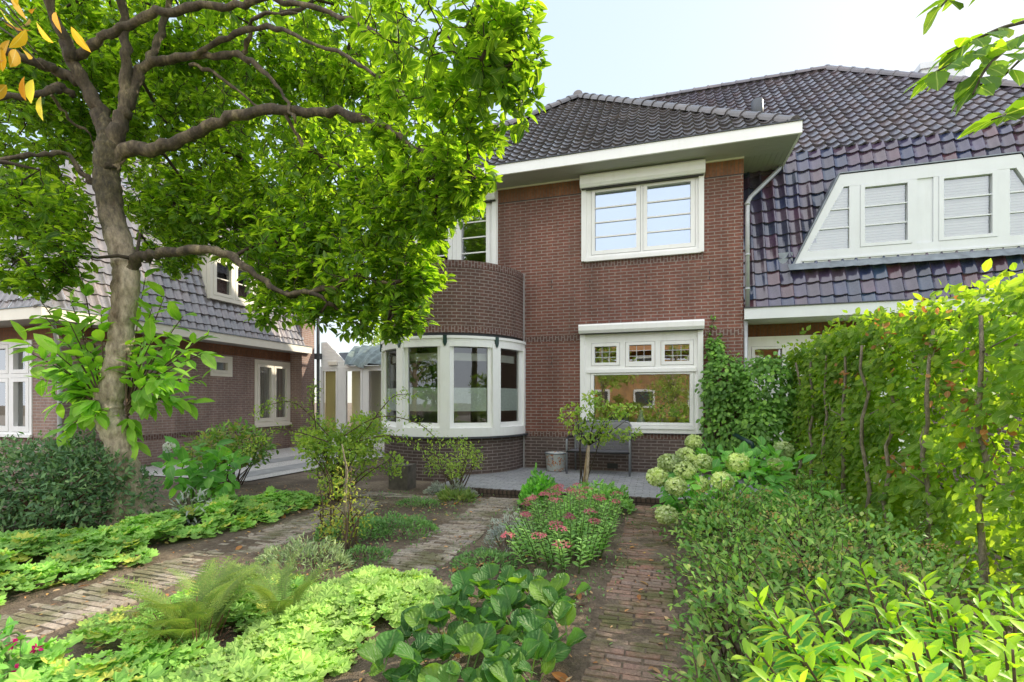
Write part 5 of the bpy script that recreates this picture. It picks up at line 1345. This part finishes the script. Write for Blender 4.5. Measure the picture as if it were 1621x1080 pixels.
mat_patch('upright fresh green perennial at the back of the sedum bed', (-1.5, 6.35), .26, .3, .52, 1000, M['hyd_leaf'], .075, LEAF, 'perennial_plant')

# ------------------------------------------------------------------ fern
FN = thing('fern_plant', 'feathery pale green fern with brown stalks in the left foreground', 'fern', (-2.62, 2.3, 0))
fp, fd, fnn, fs = [], [], [], []
for (bx, by, m, s0) in ((-2.62, 2.2, 44, .44), (-2.35, 2.6, 20, .36), (-2.95, 2.6, 20, .36), (-2.7, 2.9, 10, .3)):
    for k in range(m):
        a = rng.random() * 6.28; lean = .25 + .75 * rng.random() ** 1.3
        fp.append((bx + .07 * math.cos(a), by + .07 * math.sin(a), .03)); fd.append((math.cos(a) * lean, math.sin(a) * lean, 1.0)); fnn.append((-math.cos(a), -math.sin(a), lean + .4)); fs.append(s0 * (.75 + .45 * rng.random()))
cloud('fronds', FROND, fp, fd, fnn, fs, M['fern'], FN, smooth=False)
n = 90; a = rng.random(n) * 6.28; mb = MB()
for k in range(45):
    r = .12 * rng.random(); p0 = np.array((-2.62 + r * math.cos(a[k]), 2.2 + r * math.sin(a[k]), 0)); mb.tube([p0, p0 + (.10 * math.cos(a[k]), .10 * math.sin(a[k]) - .03, .22 * rng.random() + .06)], [.004, .002], 4)
mb.build('dry_stalks', M['stem_red'], FN)

# ------------------------------------------------------------------ bergenia
BG = thing('bergenia_plant', 'clump of big glossy paddle shaped bergenia leaves in the foreground', 'bergenia', (-1.0, 2.8, 0))
bp, bd, bn, bs = [], [], [], []
for k in range(185):
    q = sample_poly([(-1.42, 2.05), (-1.42, 2.9), (-1.22, 3.35), (-.75, 3.5), (-.48, 3.2), (-.46, 2.6), (-.6, 2.0)], 1)[0]
    a = rng.random() * 6.28; up = .45 + 1.0 * rng.random()
    bp.append((q[0], q[1], .06 + .10 * rng.random())); bd.append((math.cos(a), math.sin(a) - .1, up)); bn.append((-math.cos(a) * up, -math.sin(a) * up - .55, .8)); bs.append(.168 * (.6 + .6 * rng.random()))
cloud('foliage', PADDLE, bp, bd, bn, bs, M['berg'], BG, wscale=.85 + .4 * rng.random(185))

# ------------------------------------------------------------------ sedum
SD_ = thing('sedum_plant', 'bushy sedum with flat dusty pink flower heads between the paths', 'sedum', (-.8, 4.7, 0))
mb = MB(); LP, LD, LN, LS = [], [], [], []; heads = []
for k in range(120):
    q = sample_poly([(-1.2, 3.85), (-.55, 3.75), (-.38, 4.4), (-.42, 5.6), (-.9, 6.0), (-1.35, 5.6), (-1.25, 4.6)], 1)[0]
    c = np.array((-.82, 4.75)); off = (q - c); h = .40 + .12 * rng.random() - .10 * np.linalg.norm(off)
    b = np.array((*(c + off * .8), 0)); t = np.array((*(c + off * 1.12), h)); Q, RR = smooth_path([b, (b + t) / 2 + (0, 0, .03), t], [.007, .006, .005], 3); mb.tube(Q, RR, 5)
    for j in range(24):
        f = .2 + .76 * j / 24; p = b + (t - b) * f; a = j * 2.4 + k; LP.append(p); LD.append((math.cos(a), math.sin(a), .45)); LN.append((-.4 * math.cos(a), -.4 * math.sin(a), 1)); LS.append(.072 * (1.15 - .45 * f) * (.8 + .4 * rng.random()))
    if k < 34: heads.append(t + np.array((0, 0, .025)))
mb.build('stem', M['stem_green'], SD_, True)
cloud('foliage', LEAF, LP, LD, LN, LS, M['sedum'], SD_)
for t in heads:
    m = 70; a = rng.random(m) * 6.28; r = np.sqrt(rng.random(m)); R0 = .05 + .03 * rng.random()
    p = np.column_stack([t[0] + R0 * r * np.cos(a), t[1] + R0 * r * np.sin(a), t[2] + .025 * (1 - r * r) + .005 * rng.normal(size=m)])
    cloud('flower_head', FLORET, p, rdir(m) * (1, 1, .3), np.column_stack([r * np.cos(a) * .6, r * np.sin(a) * .6, np.ones(m)]), .016, M['pink'], SD_)

# ------------------------------------------------------------------ hydrangea
HY = thing('hydrangea_bush', 'hydrangea bush with round greenish white flower heads by the path', 'hydrangea', (.75, 5.9, 0))
hp = [(1098, 700, 5.9, .11), (1085, 722, 5.6, .12), (1112, 733, 5.5, .125), (1058, 733, 5.5, .13), (1040, 755, 5.3, .125), (1084, 745, 5.2, .12), (1168, 733, 5.5, .14), (1143, 762, 5.0, .12), (1240, 712, 5.8, .12), (1055, 815, 5.0, .12), (1228, 735, 5.6, .1), (1070, 770, 5.1, .12), (1108, 768, 5.2, .11)]
mb = MB(); n = 620
bl = [(.75, 6.0, .45, .7, .75, .42), (.45, 5.5, .4, .35, .45, .35), (1.2, 6.1, .5, .5, .6, .42)]
p, u = blob_points(bl, n, .6); u[:, 2] = np.abs(u[:, 2])
cloud('foliage', LEAF_BIG, p, unit(u + rdir(n) * .5 + (0, 0, -.35)), unit(u * .4 + (0, -.2, 1) + rdir(n) * .3), .15 * (.6 + .6 * rng.random(n)), M['hyd_leaf'], HY, wscale=1.35)
for a, b, c, r in hp:
    t = site(a, b, c - .2); r *= .96; m = 330; u = rdir(m); q = t + u * (r * (.78 + .14 * rng.random((m, 1)))) * (1, 1, .86)
    cloud('flower_head', FLORET, q, rdir(m), u + rdir(m) * .35, .036, M['pale_head'], HY)
    b0 = np.array((.75 + (t[0] - .75) * .5, 6.0 + (t[1] - 6.0) * .5, 0)); mb.tube([b0, (b0 + t) / 2 + (0, 0, .06), t], [.008, .006, .005], 5)
mb.build('stem', M['stem_green'], HY, True)

# ------------------------------------------------------------------ spirea bank along the right path
SPI = thing('spirea_shrub', 'wide bank of small leaved green spirea shrubs right of the path', 'shrub', (.9, 4.0, 0))
bl = [(.62, 4.9, .28, .40, .5, .36), (1.1, 4.8, .30, .5, .6, .34), (.55, 4.2, .26, .42, .6, .34), (1.05, 4.0, .30, .5, .6, .36), (1.6, 4.5, .26, .4, .9, .30), (.5, 3.4, .24, .38, .55, .32), (.95, 3.3, .30, .5, .6, .36), (1.45, 3.4, .28, .45, .7, .34), (.42, 2.7, .22, .33, .5, .28), (.8, 2.6, .28, .4, .5, .33), (1.55, 5.7, .25, .4, .6, .28), (.35, 2.1, .2, .3, .4, .22), (1.75, 6.6, .25, .35, .7, .3), (.85, 5.35, .32, .3, .35, .3)]
n = 12500; p, u = blob_points(bl, n, .4, .2); p[:, 2] = np.abs(p[:, 2])
cloud('foliage', LEAF, p, unit(u * .8 + rdir(n) * .7 + (0, 0, .25)), unit(u * .3 + (0, -.1, 1) + rdir(n) * .45), .046 * (.55 + .75 * rng.random(n)), M['spirea'], SPI, wscale=1.15)
mb = MB(); SPP, SDD = [], []
for k in range(330):
    b = bl[int(rng.integers(0, len(bl)))]; u = rdir(1)[0]; u[2] = abs(u[2]); e = np.array(b[:3]) + u * np.array(b[3:6]) * (1.0 + .42 * rng.random()); s = np.array((b[0], b[1], 0)) + rng.normal(size=3) * (.1, .1, 0)
    m = (s + e) / 2 + (0, 0, .1); mb.tube([s, m, e], [.006, .004, .0025], 4)
    for j in range(12): f = .5 + .5 * j / 11; q = m + (e - m) * (f - .5) * 2; SPP.append(q); SDD.append(unit(unit(e - m) * .6 + rdir(1)[0]))
mb.build('stem', M['stem_brown'], SPI, True)
n = len(SPP); cloud('shoot_foliage', LEAF, SPP, SDD, rdir(n) * .5 + (0, 0, 1), .038 + .02 * rng.random(n), M['spirea'], SPI)
hd = []
for k in range(26):
    b = bl[int(rng.integers(0, 8))]; u = rdir(1)[0]; u[2] = .6 + abs(u[2]); hd.append(np.array(b[:3]) + unit(u) * np.array(b[3:6]) * 1.02)
pp = np.vstack([t + rng.normal(size=(24, 3)) * (.03, .03, .012) for t in hd]); n = len(pp)
cloud('faded_blossom', FLORET, pp, rdir(n), rdir(n) + (0, 0, 1), .014, M['brown_leaf'], SPI)

# variegated shrub in the lower right corner
VG = thing('variegated_shrub', 'shrub with yellow edged green leaves in the lower right corner', 'shrub', (1.0, 1.7, 0))
mb = MB(); LP, LD, LN, LS, young = [], [], [], [], []
tips = [(1190, 935, 1.75), (1215, 975, 1.7), (1240, 1000, 1.6), (1300, 925, 1.9), (1270, 1040, 1.5), (1330, 985, 1.6), (1380, 905, 1.85), (1360, 1040, 1.45), (1400, 960, 1.65), (1440, 1010, 1.45), (1455, 915, 1.8), (1500, 965, 1.6), (1180, 1035, 1.55), (1215, 1075, 1.4),
        (1550, 940, 1.7), (1520, 1030, 1.35), (1590, 1000, 1.4), (1470, 1070, 1.25), (1340, 1085, 1.3), (1600, 930, 1.75), (1400, 1075, 1.3), (1560, 1070, 1.2), (1295, 1000, 1.65), (1420, 1040, 1.5), (1480, 950, 1.75), (1630, 960, 1.5)]
tips += [(a + 22 * rng.normal(), b + 18 * rng.normal() + 12, c + .08 * rng.normal()) for a, b, c in tips[:26] + tips[4:20]]
for i, q in enumerate(tips):
    t = site(*q); b = np.array((t[0] * .55 + .45 * 1.05, t[1] * .5 + .5 * 1.75, 0)); m = (t + b) / 2 + (0, 0, .08)
    Q, RR = smooth_path([b, m, t], [.008, .006, .003], 8); mb.tube(Q, RR, 5); Q = np.array(Q)
    for j in range(9):
        f = .38 + .62 * j / 8; k = min(len(Q) - 2, int(f * (len(Q) - 1))); td = unit(Q[k + 1] - Q[k])
        for s in (1, -1):
            a = unit(np.cross(td, (math.cos(j * 1.57 + i), math.sin(j * 1.57 + i), .2))) * s
            LP.append(Q[k]); LD.append(unit(a * .8 + td * (.35 + .6 * (f > .9)) + np.array((0, 0, .02)))); LN.append(unit(td * .4 + np.array((0, -.1, 1)))); LS.append(.098 * (.7 + .45 * rng.random()) * (1 if f < .9 else .75)); young.append(f > .86 or q[0] > 1530)
mb.build('stem', M['stem_brown'], VG, True)
young = np.array(young); LP, LD, LN, LS = map(np.array, (LP, LD, LN, LS))
cloud('foliage', LEAF_BIG, LP[~young], LD[~young], LN[~young], LS[~young], M['varieg'], VG, wscale=.78)
cloud('young_foliage', LEAF_BIG, LP[young], LD[young], LN[young], LS[young], M['bright'], VG, wscale=.78)

# ------------------------------------------------------------------ small shrubs and trees
def shrub(name, label, cat, base, bl, n, tmpl, size, mat, stem='stem_brown', stems=14, droop=0.0, shell=.45, wscale=None):
    o = thing(name, label, cat, base); p, u = blob_points(bl, n, shell); p[:, 2] = np.maximum(p[:, 2], .02)
    cloud('foliage', tmpl, p, unit(u * .7 + rdir(n) * .8 + (0, 0, .2 - droop)), unit(u * .4 + rdir(n) * .5 + (0, -.1, .8)), size * (.6 + .7 * rng.random(n)), mat, o, wscale=wscale)
    mb = MB()
    for k in range(stems):
        b = bl[k % len(bl)]; u = rdir(1)[0]; e = np.array(b[:3]) + u * np.array(b[3:6]) * .85; s = np.array(base) + rng.normal(size=3) * (.06, .06, 0)
        m = (s + e) / 2 + rng.normal(size=3) * .06 + (0, 0, .08); Q, RR = smooth_path([s, m, e], [.012, .008, .003], 4); mb.tube(Q, RR, 5)
    mb.build('stem', M[stem], o, True)
    return o
shrub('dark_shrub', 'dense dark blue green shrub with reddish stems left of the trunk', 'shrub', (-6.5, 3.7, 0), [(-6.0, 3.75, .5, .38, .5, .5), (-6.5, 3.65, .52, .5, .55, .55), (-7.1, 3.5, .5, .5, .6, .52), (-5.75, 4.0, .35, .3, .35, .35), (-6.4, 3.9, .72, .35, .4, .4), (-7.6, 3.2, .5, .5, .6, .5), (-5.7, 3.85, .7, .14, .14, .2)], 12000, LEAF_NARROW, .07, M['dark_shrub'], 'stem_red', 26, wscale=1.7)
shrub('rhododendron_bush', 'rounded leafy shrub with bare lower stems beside the driveway', 'shrub', (-6.9, 6.5, 0), [(-6.9, 6.5, .72, .55, .5, .34), (-7.2, 6.4, .62, .4, .4, .3), (-6.5, 6.5, .66, .35, .4, .3)], 1500, LEAF, .10, M['rhodo'], 'stem_brown', 18)
WP = shrub('phlox_plant', 'broad leaved plant with a white flower head right of the trunk', 'flowering plant', (-6.35, 5.3, 0), [(-6.4, 5.35, .5, .35, .35, .42), (-6.0, 5.4, .45, .3, .3, .35)], 170, LEAF_BIG, .20, M['hyd_leaf'], 'stem_green', 14, .2, wscale=1.2)
t = site(268, 708, 6.7); m = 50; u = rdir(m); cloud('flower_head', FLORET, t + u * .07, rdir(m), u, .035, M['white_petal'], WP)
shrub('artemisia_plant', 'silvery narrow leaved plant at the foot of the magnolia trunk', 'low plant', (-5.2, 4.35, 0), [(-5.2, 4.35, .2, .2, .2, .22)], 160, LEAF_NARROW, .10, M['grey_leaf'], 'stem_green', 8)
RB = shrub('rose_bush', 'loose airy rose bush with arching stems in front of the driveway', 'rose bush', (-4.45, 5.95, 0), [(-4.4 + .42 * rng.normal(), 6.0 + .28 * rng.normal(), .3 + .85 * rng.random(), .13 + .16 * rng.random(), .16, .10 + .12 * rng.random()) for _ in range(30)], 5200, LEAF_ROUND, .05, M['rose_leaf'], 'stem_brown', 34, shell=.2)
mb = MB(); LP = []
for pts in (((560, 700, 6.6), (620, 690, 6.3), (680, 715, 6.2), (730, 745, 6.2)), ((545, 690, 6.6), (600, 660, 6.3), (660, 670, 6.2), (700, 700, 6.2), (735, 700, 6.2)), ((520, 690, 6.6), (470, 640, 6.6), (430, 640, 6.6), (405, 655, 6.6)), ((500, 680, 6.7), (495, 630, 6.7), (500, 610, 6.7)), ((580, 680, 6.6), (620, 630, 6.4), (650, 625, 6.4)),
            ((520, 700, 6.6), (450, 680, 6.5), (410, 700, 6.4), (380, 720, 6.4))):
    Q, RR = smooth_path([site(*q) for q in pts], np.linspace(.009, .003, len(pts)), 8); mb.tube(Q, RR, 5)
    for q in Q[3:]: LP += [q + rng.normal(size=3) * .045 for _ in range(9)]
mb.build('arching_stem', M['stem_brown'], RB, True)
n = len(LP); cloud('arching_foliage', LEAF, LP, rdir(n), rdir(n) * .6 + (0, 0, 1), .034 + .02 * rng.random(n), M['rose_leaf'], RB)
shrub('rose_bush', 'smaller rose bush with red hips in front of the bay plinth', 'rose bush', (-2.95, 6.85, 0), [(-3.0 + .26 * rng.normal(), 6.85 + .1 * rng.normal(), .3 + .5 * rng.random(), .10 + .1 * rng.random(), .12, .09 + .08 * rng.random()) for _ in range(13)], 1000, LEAF, .042, M['rose_leaf'], 'stem_brown', 16, shell=.2)
SA = shrub('young_sapling', 'thin sapling with sparse yellow green leaves in the middle bed', 'sapling', (-2.83, 3.95, 0), [(-2.85, 3.95, .62, .13, .13, .35), (-2.9, 3.95, .22, .22, .2, .18), (-2.7, 4.0, .4, .14, .14, .22)], 520, LEAF, .036, M['yellow_leaf'], 'stem_brown', 9, shell=.1)
mb = MB(); mb.tube([(-2.83, 3.95, -.02), (-2.85, 3.96, .45), (-2.82, 3.95, .8), (-2.86, 3.93, 1.05)], [.02, .017, .012, .005], 8); mb.build('trunk', M['hedge_bark'], SA, True)
shrub('yellow_shrub', 'wispy yellow leaved shrub beside the left path', 'shrub', (-3.35, 4.35, 0), [(-3.4, 4.4, .45, .12, .14, .35), (-3.25, 4.25, .25, .2, .2, .2)], 320, LEAF, .034, M['yellow_leaf'], 'stem_brown', 8, shell=.1)
# small standard tree by the terrace
ST = shrub('standard_tree', 'small standard tree with a staked stem and round leafy top', 'small tree', tuple(site(925, 783, 7.0) * (1, 1, 0)), [(*site(qx, qy, 7.0 + .15 * rng.normal()),   .13, .14, .085) for qx, qy in ((905, 648), (925, 655), (950, 640), (975, 652), (992, 648), (898, 662), (935, 668), (960, 685), (985, 690), (925, 690), (945, 697), (1000, 686), (912, 677), (940, 630), (955, 672))], 900, LEAF_BIG, .068, M['rose_leaf'], 'twig', 3, .2)
b = site(925, 783, 7.0); b[2] = -.02; c = site(932, 705, 7.0)
mb = MB(); mb.tube([b, b * .5 + c * .5 + (.012, 0, 0), c], [.024, .021, .02], 8); mb.build('trunk', M['bark_far'], ST, True)
mb = MB(); mb.tube([b + (-.045, 0, 0), c + (-.02, .03, -.05)], [.017, .016], 7); mb.build('stake', plain('weathered_stake', (.30, .21, .12), .9, .3, 12), ST, True)
mb = MB()
for k in range(9):
    e = site(895 + 12 * k, 645 + 45 * rng.random(), 7.0 + .15 * rng.normal()); mb.tube([c, (c + e) / 2 + (0, 0, -.02), e], [.012, .008, .004], 5)
mb.build('branch', M['twig'], ST, True)
t = site(942, 627, 7.0); u = rdir(12); cloud('blossom', LEAF_ROUND, t + u * .008, u, rdir(12), .035, M['red_petal'], ST)
# plant with magenta flowers at the lower left
MG = shrub('flowering_plant', 'bright green plant with magenta flowers in the lower left corner', 'flowering plant', tuple(site(10, 1060, 2.4) * (1, 1, 0)), [(*site(5, 1075, 2.4), .18, .18, .14), (*site(-30, 1040, 2.45), .16, .16, .14)], 150, LEAF_BIG, .085, M['hyd_leaf'], 'stem_green', 8)
for q in ((58, 1027, 2.45), (20, 1020, 2.5), (28, 1060, 2.35)):
    t = site(*q); u = rdir(14); cloud('blossom', LEAF_ROUND, t + u * .006, u, rdir(14), .024, M['magenta'], MG)
# seedlings along the path and litter on the soil
n = 4200; q = sample_poly([(-7, 1.2), (.3, 1.2), (.4, 6.9), (-6.5, 6.9)], n); a = rng.random(n) * 6.28
keep = (np.abs(q[:, 0] + .1) > .34) | (rng.random(n) < .35); keep &= (np.abs(q[:, 0] + 2.1) > .36) | (rng.random(n) < .25); keep &= (np.abs(q[:, 0] + 3.93) > .36) | (rng.random(n) < .25); q = q[keep]; a = a[keep]; n = len(q)
lo = cloud('leaf_litter', LEAF_SMALL, np.column_stack([q, .03 + .015 * rng.random(n)]), np.column_stack([np.cos(a), np.sin(a), rng.normal(size=n) * .2]), rdir(n) * .4 + (0, 0, 1), .022 + .04 * rng.random(n) ** 2, M['litter'])
n = 70; q = sample_poly([(-6.5, 1.3), (.3, 1.3), (.4, 6.8), (-5.5, 6.0)], n)
bo = cloud('fallen_leaves', LEAF_BIG, np.column_stack([q, .04 + np.where(rng.random(n) < .3, .2, 0) * (q[:, 0] < -4.4)]), rdir(n) * (1, 1, .15), rdir(n) * .35 + (0, 0, 1), .06 + .06 * rng.random(n), M['brown_leaf'])
tag(bo, 'larger curled brown magnolia leaves lying on beds and paths', 'fallen leaves', kind='stuff')
tag(lo, 'dry brown fallen leaves scattered over soil and paths', 'leaf litter', kind='stuff')
n = 5200; q = sample_poly([(-3.5, 3.2), (-.5, 3.2), (.35, 2.0), (.38, 6.9), (-4.2, 6.9)], n); ed = .10 * np.sin(q[:, 1] * 4.1) + .06 * np.sin(q[:, 1] * 9.7); q = q[(np.abs(q[:, 0] + .1) > .20 + ed) & (np.abs(q[:, 0] + 2.1) > .24 + ed)]; q = q[np.sin(q[:, 0] * 7 + q[:, 1] * 3) * np.sin(q[:, 1] * 5.3 - q[:, 0] * 2) > -.25]; n = len(q)
wo = cloud('weed_seedlings', LEAF_SMALL, np.column_stack([q, .02 + .02 * rng.random(n)]), rdir(n) + (0, 0, .5), rdir(n) * .5 + (0, 0, 1), .02 + .02 * rng.random(n), M['mat_leaf'])
tag(wo, 'tiny green weeds dotted over the bare soil', 'weeds', kind='stuff')

# ------------------------------------------------------------------ camera, sun, sky
cd = bpy.data.cameras.new('camera'); cam = bpy.data.objects.new('camera', cd); COL.objects.link(cam)
cam.location = (0, 0, CAM_H); cam.rotation_euler = (PI / 2, 0, YAW)
cd.sensor_width = 36; cd.lens = 767 / 1621 * 36; cd.shift_y = (633 - 540) / 1621; cd.clip_start = .05; cd.clip_end = 600
sc.camera = cam
SUN_DIR = unit(np.array((.75, .66, math.tan(math.radians(32)))))
sd = bpy.data.lights.new('sun', 'SUN'); so_ = bpy.data.objects.new('sun', sd); COL.objects.link(so_)
sd.energy = 6.5; sd.angle = math.radians(.6); sd.color = (1.0, .89, .70)
so_.rotation_euler = Vector(SUN_DIR).to_track_quat('Z', 'Y').to_euler()
so_.location = (20, 18, 18)
w = bpy.data.worlds.new('World'); sc.world = w; w.use_nodes = True
nt = w.node_tree; bg = nt.nodes['Background']
sky = nt.nodes.new('ShaderNodeTexSky'); sky.sky_type = 'NISHITA'; sky.sun_disc = False
sky.sun_elevation = math.radians(32); sky.sun_rotation = math.atan2(.75, .66); sky.dust_density = .8; sky.air_density = 1.0; sky.ozone_density = 1.0
# the sky's range is compressed, as in the tone-mapped photograph
gm = nt.nodes.new('ShaderNodeGamma'); gm.inputs[1].default_value = .12; nt.links.new(sky.outputs[0], gm.inputs[0])
hs = nt.nodes.new('ShaderNodeHueSaturation'); hs.inputs['Saturation'].default_value = 3.2; nt.links.new(gm.outputs[0], hs.inputs['Color'])
# bright noisy fill added to the unseen sky behind the camera to light the facade
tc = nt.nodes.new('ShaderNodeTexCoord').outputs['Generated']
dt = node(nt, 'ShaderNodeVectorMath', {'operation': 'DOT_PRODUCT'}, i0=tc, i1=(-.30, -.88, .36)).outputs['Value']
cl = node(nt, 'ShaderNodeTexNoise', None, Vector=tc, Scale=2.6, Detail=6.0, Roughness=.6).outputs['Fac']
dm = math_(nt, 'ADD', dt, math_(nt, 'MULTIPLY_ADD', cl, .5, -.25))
sky_fill = ramp(nt, dm, [(.02, (0, 0, 0)), (.55, (1, 1, 1))], 'EASE')
warm = mixc(nt, sky_fill, hs.outputs[0], (1.98, 2.02, 2.11))
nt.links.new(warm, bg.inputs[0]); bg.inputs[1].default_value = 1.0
vs = sc.view_settings; vs.view_transform = 'Standard'; vs.look = 'None'; vs.exposure = 0; vs.gamma = 1
cy = sc.cycles; cy.max_bounces = 8; cy.diffuse_bounces = 4; cy.glossy_bounces = 3; cy.transmission_bounces = 5; cy.transparent_max_bounces = 10; cy.caustics_reflective = False; cy.caustics_refractive = False
cy.use_denoising = True
